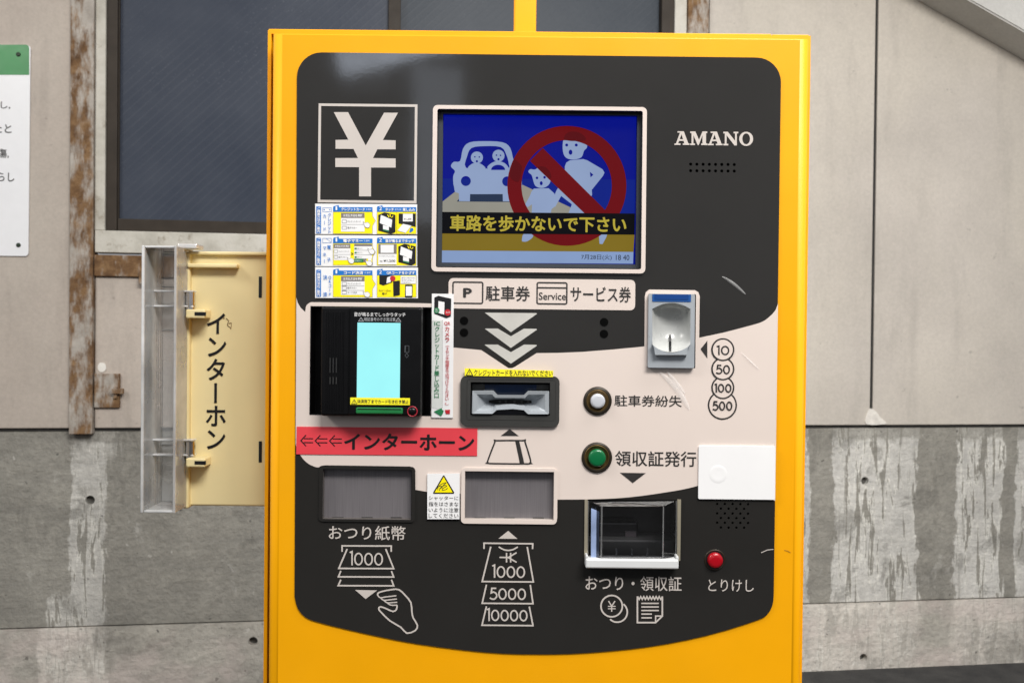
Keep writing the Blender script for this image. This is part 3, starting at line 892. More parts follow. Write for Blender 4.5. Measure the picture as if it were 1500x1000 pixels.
shp('ticket_symbol', [[(373, 433), (480, 433), (427, 392)]] +
    [stroke(smooth([(350, 460), (504, 460), (516, 467), (548, 572), (546, 590), (534, 596), (312, 594), (298, 588), (300, 572), (340, 468)], 2), 9, True)] +
    [[(458, 460), (482, 460), (512, 594), (486, 594)]], HT, m_darktxt, panel)
txt('lettering', [('駐車券紛失', 1040, 195, 1436, 262, 0.010), ('領収証発行', 1044, 521, 1520, 612, 0.012)], HT, m_darktxt, panel)
shp('arrow_mark', [[(1072, 648), (1224, 650), (1147, 709)]], HT, m_darktxt, panel)
zoom(840, 400, 3.1258)
shp('arrow_mark', [[(582, 348), (613, 308), (613, 390)]], HT, m_darktxt, panel)
for i, (x, y, r) in enumerate(((682, 604, 63), (684, 524, 49), (684, 438, 49), (684, 350, 49))):
    hh = HT + 0.0001 * i
    shp('coin_ring', [ring(x, y, r, 8, 36)], hh, m_darktxt, panel)
    if i < 3: pass
    shp('coin_face', [circ(x, y, r - 3.5, 36)], hh + 0.00003, m_cream, panel)
for q in (('10', 654, 330, 714, 375), ('50', 652, 418, 717, 462), ('100', 645, 504, 724, 546), ('500', 637, 584, 728, 628)):
    digits('numerals', *q, 6.8, HT + 0.0005, m_darktxt, panel, 0.97)

# pale print on the charcoal below
zoom(430, 660, 3.3333)
W8 = 7.5
bills = [stroke([(237, 492), (237, 463), (477, 464), (477, 492)], W8), stroke([(262, 478), (221, 573), (489, 574), (450, 478)], W8),
         stroke([(231, 585), (219, 614), (489, 615), (478, 586)], W8), stroke([(231, 628), (218, 657), (489, 658), (478, 628)], W8),
         [[(300, 678), (408, 680), (352, 722)]],
         stroke(smooth([(412, 706), (411, 695), (430, 686), (480, 676), (515, 677), (545, 704), (573, 740), (578, 785), (584, 814), (605, 850), (594, 876), (553, 889), (524, 860),
                        (470, 828), (425, 784), (416, 770), (424, 760), (450, 768), (485, 783), (503, 772), (505, 752)], 2, False), W8),
         stroke(smooth([(412, 706), (424, 716), (450, 712), (502, 706)], 3, False), 6), stroke(smooth([(424, 716), (440, 728), (470, 726), (505, 722)], 3, False), 6),
         stroke(smooth([(440, 728), (456, 740), (480, 740), (506, 738)], 3, False), 6), stroke(smooth([(456, 740), (475, 752), (506, 752)], 3, False), 6),
         [[(1000, 428), (1093, 429), (1048, 390)]], stroke([(930, 478), (930, 450), (1168, 453), (1167, 479)], W8),
         stroke([(963, 467), (921, 637), (1171, 639), (1141, 468)], W8), stroke(smooth([(1002, 468), (1025, 481), (1048, 485), (1072, 481), (1095, 468)], 3, False), 7),
         stroke([(1006, 519), (1052, 520)], 7), stroke([(1048, 520), (1089, 496)], 7), stroke([(1048, 520), (1089, 543)], 7), stroke([(1040, 497), (1040, 544)], 7), stroke([(1060, 497), (1060, 544)], 7),
         stroke([(942, 652), (921, 743), (1169, 745), (1156, 653)], W8), stroke([(942, 758), (920, 850), (1169, 852), (1151, 759)], W8)]
shp('change_note_symbol', bills[:10], HT, m_creamtxt, panel)
shp('note_symbol', bills[10:], HT, m_creamtxt, panel)
txt('lettering', [('おつり紙幣', 172, 365, 547, 435, 0.006)], HT + 0.0001, m_creamtxt, panel)
for q in (('1000', 272, 487, 437, 558), ('1000', 968, 553, 1131, 619), ('5000', 957, 666, 1135, 726), ('10000', 942, 766, 1143, 830)):
    digits('numerals', *q, 7.5, HT + 0.0001, m_creamtxt, panel, 0.88 if q[0] != '5000' else 0.95)
zoom(820, 640, 3.448)
cr = [ring(262, 852, 54, 8, 36), stroke(circ(290, 882, 51, 26, None, -52, 135), 8),
      stroke([(246, 826), (262, 852), (279, 826)], 6), stroke([(262, 852), (262, 880)], 6), stroke([(243, 853), (282, 853)], 5), stroke([(243, 865), (282, 865)], 5)]
zig = [(393, 803)]
for i in range(8): zig += [(393 + 15.6 * i + 8, 818), (393 + 15.6 * (i + 1), 804)]
cr += [stroke(zig, 7), stroke([(392, 803), (392, 935), (484, 935), (518, 902), (518, 803)], 8), stroke([(518, 902), (484, 902), (484, 935)], 7)]
cr += [stroke([(412, y), (500, y)], 7) for y in (838, 856, 874)] + [stroke([(412, y), (465, y)], 7) for y in (892, 911)]
shp('coin_symbol', cr[:6], HT, m_creamtxt, panel)
shp('receipt_symbol', cr[6:], HT, m_creamtxt, panel)
txt('lettering', [('おつり・領収証', 130, 700, 615, 775, 0.006), ('とりけし', 750, 718, 980, 779, 0.002)], HT + 0.0001, m_creamtxt, panel)
zoom()

# ---- main display
disp = lab(shp('display_frame', [[rect(633, 155.5, 946.5, 399, 7), H_SCREEN]], HP + 0.0022, m_cream, mach, 0.0022), 'cream rim round the display')
pocket('display_recess', H_SCREEN, HP, 0.020, m_bezel2, disp)
shp('display_bezel', [[rect(641, 162.5, 939.5, 392, 2), rect(648, 168, 932.5, 386)]], -0.005, m_bezel2, disp, 0.010)
zoom(620, 140, 3.703)
HDSP = -0.010
scr = shp('display_screen', [rect(96, 98, 1152, 918)], HDSP, e_blue, mach, 0.003)
def pic(name, groups, k, mat): return shp(name, groups, HDSP + 0.0001 * k, mat, scr)
pic('picture_backdrop', [[(96, 450), (1150, 456), (1146, 650), (96, 650)]], 1, e_blue2)
pic('picture_floor', [[(96, 582), (185, 512), (540, 485), (880, 645), (96, 645)]], 2, e_sand)
pic('picture_ground', [[(96, 745), (1146, 750), (1140, 850), (96, 845)]], 2, e_gold)
CAR = smooth([(150, 385), (165, 360), (200, 355), (215, 290), (250, 255), (330, 248), (430, 254), (472, 285), (490, 350), (510, 360), (530, 420), (535, 500), (520, 530), (430, 534), (200, 532), (168, 500), (162, 440), (172, 410)], 3)
CARWIN = smooth([(232, 392), (238, 330), (262, 285), (330, 275), (420, 280), (450, 320), (464, 372), (456, 396), (340, 396)], 3)
pic('picture_car', [[CAR, CARWIN, circ(231, 464, 27), circ(455, 466, 27)], [(192, 500), (255, 500), (253, 574), (194, 573)], [(430, 500), (520, 500), (520, 575), (432, 574)]], 4, e_pale)
pic('picture_car_shadow', [[(182, 575), (205, 545), (255, 533), (432, 535), (520, 578)]], 3, e_slate)
def fig(x, y, r): return circ(x, y, r, 20)
pic('picture_driver', [fig(291, 337, 33), fig(408, 327, 33), smooth([(245, 397), (262, 372), (290, 366), (318, 374), (335, 398)], 3), smooth([(352, 397), (362, 372), (400, 356), (440, 366), (462, 390), (455, 398)], 3)], 5, e_pale)
pic('picture_steering_wheel', [[circ(406, 404, 38, 20, 28, 180, 360)], circ(280, 333, 4), circ(304, 334, 4), circ(291, 357, 6), circ(397, 324, 4), circ(419, 325, 4), circ(408, 346, 6)], 6, e_blue)
ADULT = [(795, 352), (868, 345), (890, 352), (972, 400), (983, 418), (975, 436), (914, 512), (916, 540), (900, 560), (905, 645), (785, 645), (806, 590), (748, 545), (716, 604), (690, 596), (722, 516), (768, 440), (768, 385), (776, 364)]
CHILD = [(600, 505), (680, 503), (712, 532), (716, 600), (696, 616), (690, 645), (588, 645), (590, 590), (566, 606), (552, 592), (578, 545), (588, 520)]
pic('picture_walkers', [[smooth([(758, 250), (758, 305), (775, 338), (815, 348), (858, 335), (872, 300), (888, 282), (885, 250), (860, 205), (810, 195), (775, 208)], 3)], [ADULT, [(904, 414), (923, 430), (907, 444)]],
                        smooth([(570, 415), (580, 400), (605, 402), (625, 392), (660, 395), (685, 425), (690, 465), (672, 492), (640, 502), (608, 490), (595, 455), (588, 432)], 3), CHILD,
                        smooth([(535, 785), (545, 750), (590, 750), (594, 768), (565, 790), (542, 792)], 3), [(952, 745), (1000, 745), (992, 770), (972, 806), (956, 804)]], 4, e_pale)
pic('picture_face', [fig(778, 269, 8), fig(830, 269, 8), circ(799, 308, 10, 16, 14)], 5, e_blue)
pic('picture_face', [fig(617, 447, 7), fig(658, 444, 7), circ(640, 476, 8, 16, 11)], 5, e_blue)
ringo = [circ(779, 490, 323, 60, 325), circ(778, 490, 245, 60, 247)]
pic('prohibition_ring', [ringo], 7, e_red)
pic('prohibition_bar', [[(578, 355), (648, 284), (1000, 634), (948, 690), (905, 668)]], 7.5, e_red)
for q in (smooth([(770, 243), (775, 208), (810, 195), (858, 207), (880, 244)], 3), smooth([(622, 392), (660, 387), (690, 420), (688, 452)], 3), smooth([(490, 350), (515, 362), (535, 385), (530, 420), (515, 470), (470, 440)], 3)):
    pic('dimmed_head', [q], 8.5, e_red2)
pic('caption_band', [[(96, 631), (1148, 640), (1146, 755), (96, 748)]], 9.5, e_blk)
txt('caption', [('車路を歩かないで下さい', 145, 652, 1102, 740, 0.026)], HDSP + 0.00105, e_yel, scr)
pic('status_strip', [[(96, 840), (1140, 848), (1138, 912), (96, 905)]], 9.5, e_foot)
txt('date_text', [('7月28日(火)', 857, 862, 1022, 894, 0.0), ('18 40', 1045, 864, 1118, 893, 0.0)], HDSP + 0.00105, e_blk, scr)
zoom()

# ---- card terminal
pocket('terminal_recess', H_TERM, HP, 0.022, m_black, mach)
shp('terminal_recess_lip', [frame_loop(454, 449, 632, 608, 1.6)], HC + 0.0003, m_black, panel, 0.0)
zoom(445, 435, 5.265)
term = lab(box('card_terminal', 130, 74, 912, 921, 0.016, 0.036, m_black, mach, 0.0022, 3), 'black card terminal with a lit cyan screen')
box('terminal_face', 345, 78, 905, 917, 0.0190, 0.006, m_black, term, 0.0016, 3)
for i in range(6): box('grille_rib', 160 + 27 * i, 110, 172 + 27 * i, 880, 0.0167, 0.001, m_black, term, 0.0003, 1)
m_slit = M('grey_slit', (0.02, 0.02, 0.021), 0.5)
for i in range(3):
    box('speaker_slit', 198 + 24 * i, 470, 206 + 24 * i, 585, 0.0172, 0.0009, m_slit, term, 0.0002, 1)
    box('speaker_slit', 198 + 24 * i, 618, 205 + 24 * i, 672, 0.0173, 0.0009, M('grey_rib', (0.035, 0.035, 0.035), 0.4), term, 0.0002, 1)
HTm = 0.0190
shp('terminal_screen', [rect(411, 198, 743, 776)], HTm + 0.0003, e_cyan, term)
txt('lettering', [('音が鳴るまでしっかりタッチ', 388, 118, 785, 150, 0.004)], HTm + 0.0003, m_white, term)
txt('lettering', [('暗証番号のぞき見注意', 466, 158, 706, 186, 0.006), ('!', 440, 166, 443, 182, 0.02), ('!', 727, 168, 730, 184, 0.02)], HTm + 0.0003, M('grey_lettering', (0.36, 0.37, 0.39), 0.4), term)
for q in ([(422, 186), (461, 186), (441.5, 158)], [(709, 188), (748, 188), (728.5, 160)]): shp('warning_triangle', [stroke(q, 4, True)], HTm + 0.0003, M('grey_lettering', (0.36, 0.37, 0.39), 0.4), term)
shp('warning_label', [rect(359, 776, 818, 830)], HTm + 0.0006, m_ylab, term, 0.0003)
txt('warning_lettering', [('決済完了までカード引き抜き禁止', 412, 790, 808, 820, 0.012), ('!', 386, 798, 390, 818, 0.02)], HTm + 0.0008, m_darktxt, term)
shp('warning_sign', [stroke([(368, 822), (409, 822), (388.5, 788)], 4, True)], HTm + 0.0008, m_darktxt, term)
box('card_slot', 400, 853, 763, 902, HTm + 0.0035, 0.004, M('green_slot', (0.012, 0.16, 0.045), 0.3, vary=0.1), term, 0.0012, 3)
box('card_slot_gap', 412, 860, 752, 868, HTm + 0.0038, 0.002, m_black, term, 0.0003, 1)
lathe('camera_ring', 838, 881, [(41, HTm), (40, HTm + 0.0012), (36, HTm + 0.0014), (33, HTm + 0.0008), (31, HTm + 0.0002)], M('red_ring', (0.36, 0.02, 0.035), 0.35), term, 36)
lathe('camera_lens', 838, 881, [(31, HTm), (30, HTm + 0.0011), (14, HTm + 0.0016)], m_black, term, 28)
shp('card_mark', [frame_loop(777, 374, 813, 428, 4, 4), [(781, 374), (788, 374), (785, 425), (779, 425)], stroke([(795, 432), (807, 452), (795, 468), (780, 450)], 4, True)], HTm + 0.0003, M('grey_mark', (0.055, 0.06, 0.065), 0.4), term)
zoom()

# ---- ticket slot
zoom(680, 540, 10.345)
tick = lab(shp('ticket_slot', [[rect(-57, 108, 1443, 873, 95), rect(95, 205, 1300, 705, 10)]], HC + 0.0028, m_bezel, mach, 0.006), 'charcoal ticket slot with silver mouth')
solid('slot_surround', [(rect(40, 165, 1380, 775, 30), HC + 0.0031), (rect(95, 208, 1300, 702, 30), -0.006)], m_bezel, tick, False, False)
pocket('slot_recess', rect(90, 200, 1305, 710), 0.0, 0.022, m_black, tick)
shp('slot_back', [rect(120, 236, 1284, 690)], -0.010, M('dark_grey_plastic', (0.06, 0.062, 0.06), 0.4), tick, 0.003)
shp('blue_guide', [[(312, 236), (1095, 240), (1095, 420), (312, 420)]], -0.007, m_navy, tick, 0.003)
shp('lower_guide', [[(440, 600), (970, 600), (960, 700), (450, 700)]], -0.007, M('plum_plastic', (0.035, 0.035, 0.055), 0.3), tick, 0.003)
OUTM = [(120, 332), (430, 327), (446, 330), (505, 393), (905, 396), (962, 337), (978, 335), (1275, 337), (1287, 345), (1287, 682), (1278, 690), (978, 690), (965, 685), (905, 627), (740, 610), (490, 625), (430, 680), (416, 684), (122, 682), (115, 675)]
INM = [(190, 387), (330, 386), (422, 386), (470, 438), (920, 442), (965, 392), (990, 388), (1215, 388), (1226, 398), (1226, 630), (1215, 640), (1010, 640), (985, 628), (920, 565), (740, 535), (485, 566), (430, 628), (400, 640), (190, 632), (184, 615)]
SLT = [(375, 480), (415, 474), (450, 470), (490, 466), (890, 470), (930, 473), (960, 476), (1000, 480), (1020, 488), (1020, 515), (1000, 520), (960, 524), (930, 527), (890, 530), (740, 528), (490, 530), (450, 526), (415, 522), (385, 515), (372, 505)]
solid('slot_mouth', [(OUTM, -0.004), (OUTM, 0.0055), ([(p[0] * .985 + 10, p[1] * .975 + 13) for p in OUTM], 0.0065), (INM, 0.0060), (SLT, -0.005)], m_silver, tick, False, False)
shp('slot_opening', [rect(365, 460, 1030, 535)], -0.0055, m_black, tick, 0.002)
for x in (520, 610, 740, 850, 950): shp('slot_tooth', [[(x, 482), (x + 40, 482), (x + 34, 520), (x + 8, 520)]], -0.0046, m_bezel, tick, 0.001)
zoom(640, 530, 4)
ytag = shp('yellow_label', [[(163, 37), (682, 51), (680, 88), (163, 81)]], HC + 0.0036, m_ylab, mach, 0.0004)
txt('lettering', [('クレジットカードを入れないでください', 217, 46, 678, 82, 0.008), ('!', 189, 55, 192, 74, 0.02)], HC + 0.0039, m_darktxt, ytag)
shp('warning_sign', [stroke([(172, 77), (210, 78), (191, 43)], 4, True)], HC + 0.0039, m_darktxt, ytag)
zoom()

# ---- coin slot
zoom(940, 415, 7.41)
pocket('coin_recess', H_COIN and [(65, 112), (582, 115), (575, 925), (60, 922)], HP, 0.020, m_black, mach)
BT = lambda u: 278 - 66 * (1 - u * u)
BB = lambda u: 662 + 84 * (1 - u * u) ** 0.8
us = [-1 + i / 7.0 for i in range(15)]
xof = lambda u, v: 322 + (208 - 2 * v) * u
hole = [(xof(u, 0), BT(u)) for u in us] + [(xof(u, 1), BB(u)) for u in us[::-1]]
coin = lab(shp('coin_slot', [[rect(72, 116, 575, 916, 14), hole]], HP + 0.0045, m_silver, mach, 0.012), 'silver coin slot with scooped bowl')
HCo = HP + 0.0045
PR = [(0, 0.0), (0.03, 0.70), (0.08, 0.95), (0.2, 1.05), (0.45, 1.12), (0.66, 1.05), (0.78, 0.80), (0.88, 0.36), (0.95, 0.0), (1.0, -0.40)]
def prof(v):
    for (a, x), (b, y) in zip(PR, PR[1:]):
        if v <= b:
            q = (v - a) / (b - a); return x + (y - x) * q
    return PR[-1][1]
def bowl_h(u, v):
    e = max(0.0, 1 - u * u) ** 0.5
    return HCo - 0.0135 * prof(v) * (e if prof(v) > 0 else (0.35 + 0.65 * e))
vs_ = [0, .03, .06, .10, .18, .3, .42, .55, .64, .72, .78, .84, .89, .93, .97, 1.0]
Vb, Fb = [], []
for v in vs_:
    for u in us:
        hh = bowl_h(u, v)
        q = MF.cast(*zp((xof(u, v), BT(u) + (BB(u) - BT(u)) * v)), hh)
        Vb.append(Vector((q[0], -hh, q[1])) - off(mach))
nu = len(us)
for j in range(len(vs_) - 1):
    for i in range(nu - 1): Fb.append((j * nu + i, j * nu + i + 1, (j + 1) * nu + i + 1, (j + 1) * nu + i))
bo_ = link('coin_bowl', Vb, Fb, M('pale_silver', (0.47, 0.48, 0.47), 0.28, metal=0.1, vary=0.03), coin, True)
Vb, Fb = [], []
sv = [0.64 + 0.34 * i / 10 for i in range(11)]
for v in sv:
    for u in (-0.13, 0.0):
        hh = bowl_h(u, v) + 0.0012
        q = MF.cast(*zp((xof(u, v), BT(u) + (BB(u) - BT(u)) * v)), hh)
        Vb.append(Vector((q[0], -hh, q[1])) - off(mach))
Fb = [(2 * i, 2 * i + 1, 2 * i + 3, 2 * i + 2) for i in range(10)]
link('coin_gap', Vb, Fb, m_ink, coin)
LIP = [(xof(u, 1), BB(u) - 1) for u in us]
solid('coin_lip', [(LIP + [(500, 700), (490, 775), (145, 775), (135, 700)], HCo + 0.0050), ([(x, y) for x, y in LIP] + [(500, 720), (480, 800), (160, 800), (135, 720)], HCo - 0.001)], m_silver, coin)
shp('blue_bar', [rect(115, 119, 535, 199, 4)], HCo + 0.0004, m_blueplastic, coin, 0.001)
shp('blue_bar_inset', [rect(140, 120, 507, 176, 4)], HCo + 0.0007, M('deep_blue_plastic', (0.006, 0.045, 0.20), 0.2, vary=0.1), coin)
zoom()

# ---- buttons
def button(name, cx, cy, ro, rc, capm, label, ringm=None):
    b = lab(lathe(name, cx, cy, [(ro, HC), (ro - 0.5, HC + 0.0014), (ro - 4, HC + 0.0022), (rc + 5.5, HC + 0.0020), (rc + 4.8, HC + 0.0012), (rc + 3.6, HC + 0.0010)], ringm or m_bronze, mach, 40), label)
    lathe('inner_ring', cx, cy, [(rc + 5.6, HC + 0.0021), (rc + 4.9, HC + 0.0027), (rc + 4.2, HC + 0.0024), (rc + 3.4, HC + 0.0012)], m_brass, b, 40)
    lathe('well', cx, cy, [(rc + 3.5, HC + 0.0012), (rc + 1, HC + 0.0011), (rc, HC + 0.0011)], m_ink, b, 32)
    lathe('button_cap', cx, cy, [(rc, HC + 0.0012), (rc - 0.2, HC + 0.0046), (rc - 1.4, HC + 0.0056), (rc - 4, HC + 0.0058), (2, HC + 0.0059)], capm, b, 32)
button('lost_ticket_button', 875.3, 587, 21, 10.8, m_sbtn, 'silver button in a bronze ring')
button('receipt_button', 874.3, 669.8, 22.5, 12.8, m_gbtn, 'green button in a bronze ring')
cb = lab(lathe('cancel_button', 1047, 819.5, [(15.6, HP), (15.0, HP + 0.0008), (14.0, HP + 0.0009), (13.2, HP + 0.0003)], m_bronze, mach, 36), 'red button on the charcoal area')
lathe('well', 1047, 819.5, [(13.3, HP + 0.0004), (11, HP + 0.0004)], m_ink, cb, 32)
lathe('button_cap', 1047, 819.5, [(11.2, HP + 0.0003), (11.0, HP + 0.0034), (9.8, HP + 0.0044), (6, HP + 0.0047), (1, HP + 0.0048)], m_rbtn, cb, 32)

# ---- banknote slots
for x0, y0, x1, y1, hl, lb in ((473, 687.5, 602.5, 760, H_BILL1, 'grey shutter of the change note slot'), (681, 690.5, 811, 760.5, H_BILL2, 'grey shutter of the note slot in the cream frame')):
    bs = lab(pocket('banknote_slot', hl, HP + 0.0002, 0.012, M('slot_wall', (0.10, 0.088, 0.082), 0.5) if x0 < 600 else M('slot_wall_pale', (0.42, 0.37, 0.34), 0.5), mach), lb)
    shp('shutter', [rect(x0 - 1, y0 - 1, x1 + 1, y1 - 1.8)], -0.0045, m_steel, bs, 0.002)
    for k in range(3):
        xx = x0 + 22 + k * (x1 - x0 - 44) / 2
        shp('shutter_tab', [rect(xx - 8, y1 - 3, xx + 8, y1 - 0.5)], -0.004, m_bezel, bs, 0.002)
shp('note_slot_rim', [[rect(675.5, 685.5, 816, 767, 6), rect(680.6, 690.2, 811.4, 761)]], HC + 0.0012, m_cream, panel, 0.0012)
shp('change_slot_rim', [[rect(466.8, 682.8, 608, 764, 6), rect(472.6, 687.2, 603, 760.4)]], HC + 0.0010, m_dark, panel, 0.0010)

# ---- change tray
zoom(845, 720, 8.333)
tray = lab(pocket('change_tray', rect(100, 92, 1262, 900), HP, 0.055, M('tray_dark', (0.022, 0.018, 0.019), 0.25, vary=0.2), mach), 'change and receipt tray behind a clear flap')
shp('side_strip', [[(96, 100), (134, 100), (132, 800), (90, 800)]], HP + 0.0015, m_gold, tray, 0.003)
shp('side_strip', [[(1228, 95), (1272, 96), (1262, 840), (1224, 840)]], HP + 0.0015, m_gold, tray, 0.003)
box('tray_shelf', 140, 370, 750, 560, -0.030, 0.02, M('tray_black', (0.006, 0.005, 0.006), 0.3), tray, 0.002)
shp('tray_plate', [rect(590, 480, 725, 545)], -0.0285, M('plum_grey', (0.06, 0.05, 0.055), 0.35), tray, 0.001)
box('tray_floor', 130, 580, 1225, 830, -0.018, 0.03, M('tray_floor_dark', (0.04, 0.04, 0.04), 0.35, vary=0.2), tray, 0.002)
for x in (485, 673, 863): box('flap_rib', x - 8, 690, x + 8, 828, 0.0065, 0.002, m_flapedge, tray, 0.0004, 1)
FO = [(150, 106), (1215, 104), (1212, 818), (140, 818)]
FI = [(300, 178), (1052, 180), (1050, 800), (298, 800)]
solid('clear_flap', [(FO, 0.0005), (FI, 0.0095)], m_flap, tray, False, True)
for (x0, y0, x1, y1) in ((291, 175, 311, 805), (1046, 180, 1062, 805), (300, 798, 1050, 810)): box('flap_edge', x0, y0, x1, y1, 0.0100, 0.0015, m_flapedge, tray, 0.0004, 1)
for x in (140, 1213): box('flap_edge', x - 6, 110, x + 6, 815, 0.0025, 0.0015, m_flapedge, tray, 0.0004, 1)
solid('flap_reflection', [([(175, 205), (180, 200), (262, 235), (272, 250), (270, 795), (172, 800)], 0.0060), ([(175, 205), (180, 200), (262, 235), (272, 250), (270, 795), (172, 800)], 0.0045)], M('pale_blue_reflection', (0.27, 0.35, 0.55), 0.25, vary=0.25, vscale=60), tray)  # blue-white reflection on the flap's left side, modelled as a pale blue strip
lip = box('tray_lip', 106, 822, 1247, 942, 0.012, 0.014, m_whitepaint, tray, 0.0016, 3)
box('lip_end', 106, 770, 138, 840, 0.011, 0.012, m_whitepaint, lip, 0.0012, 2)
box('lip_end', 1210, 785, 1246, 840, 0.011, 0.012, m_whitepaint, lip, 0.0012, 2)
zoom()

# ---- blank white plate and the stickers
blank = lab(shp('blank_plate', [rect(1023.3, 653.2, 1135.5, 731, 2)], HC + 0.0016, m_white, mach, 0.0016), 'blank white plate stuck over the panel edge')
HB = HC + 0.0016
lathe('bubble', 1052, 694, [(13.5, HB + 0.00002), (12.0, HB + 0.00012), (9, HB + 0.0002), (6, HB + 0.00008), (3, HB + 0.00012), (1, HB + 0.0001)], m_white, blank, 24)

zoom(430, 430, 3.844)
red = lab(shp('red_sticker', [[(18, 748), (1036, 757), (1033, 913), (15, 903)]], HC + 0.0007, m_red, mach, 0.0005), 'red intercom sticker with arrows')
for k in range(3):
    x = 40 + 81 * k; y = 826 + 0.8 * k
    shp('arrow_mark', [stroke([(x + 18, y - 11), (x + 70, y - 10.5)], 5.5), stroke([(x + 18, y + 11), (x + 70, y + 11.5)], 5.5), stroke([(x + 30, y - 31), (x + 1, y), (x + 30, y + 31)], 6)], HC + 0.0009, m_ink, red)
txt('lettering', [('インターホーン', 285, 787, 1018, 882, 0.030)], HC + 0.0009, m_ink, red)

vst = lab(shp('upright_sticker', [[(779, 0), (902, 2), (897, 699), (777, 697)]], HC + 0.0012, m_white, mach, 0.0010), 'tall white sticker beside the terminal')
HV = HC + 0.0014
shp('silver_print', [[(781, 150), (838, 150), (836, 660), (779, 640)]], HV, M('silver_ink', (0.62, 0.64, 0.62), 0.3), vst)
shp('terminal_picture', [[(793, 22), (815, 12), (888, 28), (886, 128), (860, 138), (792, 112)]], HV + 0.0001, m_ink, vst)
shp('screen_picture', [[(816, 42), (850, 48), (848, 118), (814, 108)]], HV + 0.0002, m_white, vst)
shp('green_spot', [circ(806, 95, 16), [(790, 664), (836, 642), (836, 654), (846, 656), (842, 672), (832, 690)]], HV + 0.0003, m_green, vst)
shp('red_spot', [circ(868, 106, 18), [(852, 654), (881, 652), (880, 677), (858, 676)]], HV + 0.0003, m_redink, vst)
txt('lettering', [('カメラ', 858, 100, 880, 111, 0.01), ('差し', 799, 86, 815, 93, 0.01), ('挿入', 799, 97, 815, 104, 0.01)], HV + 0.0004, m_white, vst)
txt('lettering', [('QR', 848, 158, 882, 180, 0.01), ('v', 'カメラ', 849, 184, 881, 274, 0.012), ('v', '（5センチ程度まで近づけてください。）', 853, 280, 877, 640, 0.012)], HV + 0.0003, m_redink, vst)
txt('lettering', [('IC', 793, 158, 826, 180, 0.01), ('v', 'クレジットカード差し込み口', 791, 184, 823, 588, 0.016)], HV + 0.0003, m_green, vst)
shp('dotted_line', [[(837, y), (839.5, y), (839.5, y + 5), (837, y + 5)] for y in range(150, 640, 11)], HV + 0.0003, m_grey, vst)

zoom(430, 660, 3.3333)
ws = lab(shp('warning_sticker', [[(653, 112), (811, 110), (810, 333), (653, 333)]], HC + 0.0018, m_white, mach, 0.0008), 'white shutter warning sticker with yellow triangle')
HW = HC + 0.0020
shp('triangle_border', [smooth([(733, 118), (737, 122), (785, 203), (782, 209), (683, 209), (681, 204), (729, 122)], 1)], HW, m_ink, ws)
shp('triangle_field', [[(733, 127), (777, 203), (689, 203)]], HW + 0.0001, m_yink, ws)
shp('hand_print', [stroke(smooth([(705, 192), (705, 178), (722, 162), (745, 155), (730, 168)], 3, False), 3), stroke(smooth([(712, 194), (718, 180), (736, 168), (748, 172), (730, 182), (726, 192), (745, 188), (752, 180)], 3, False), 3), stroke([(708, 172), (732, 172)], 3), stroke([(712, 184), (728, 178)], 3)], HW + 0.0002, m_darktxt, ws)
txt('lettering', [('シャッターに', 660, 220, 805, 240, 0.0), ('指をはさまな', 660, 248, 805, 270, 0.0), ('いように注意', 660, 277, 805, 299, 0.0), ('してください', 660, 305, 805, 327, 0.0)], HW + 0.0001, m_darktxt, ws)

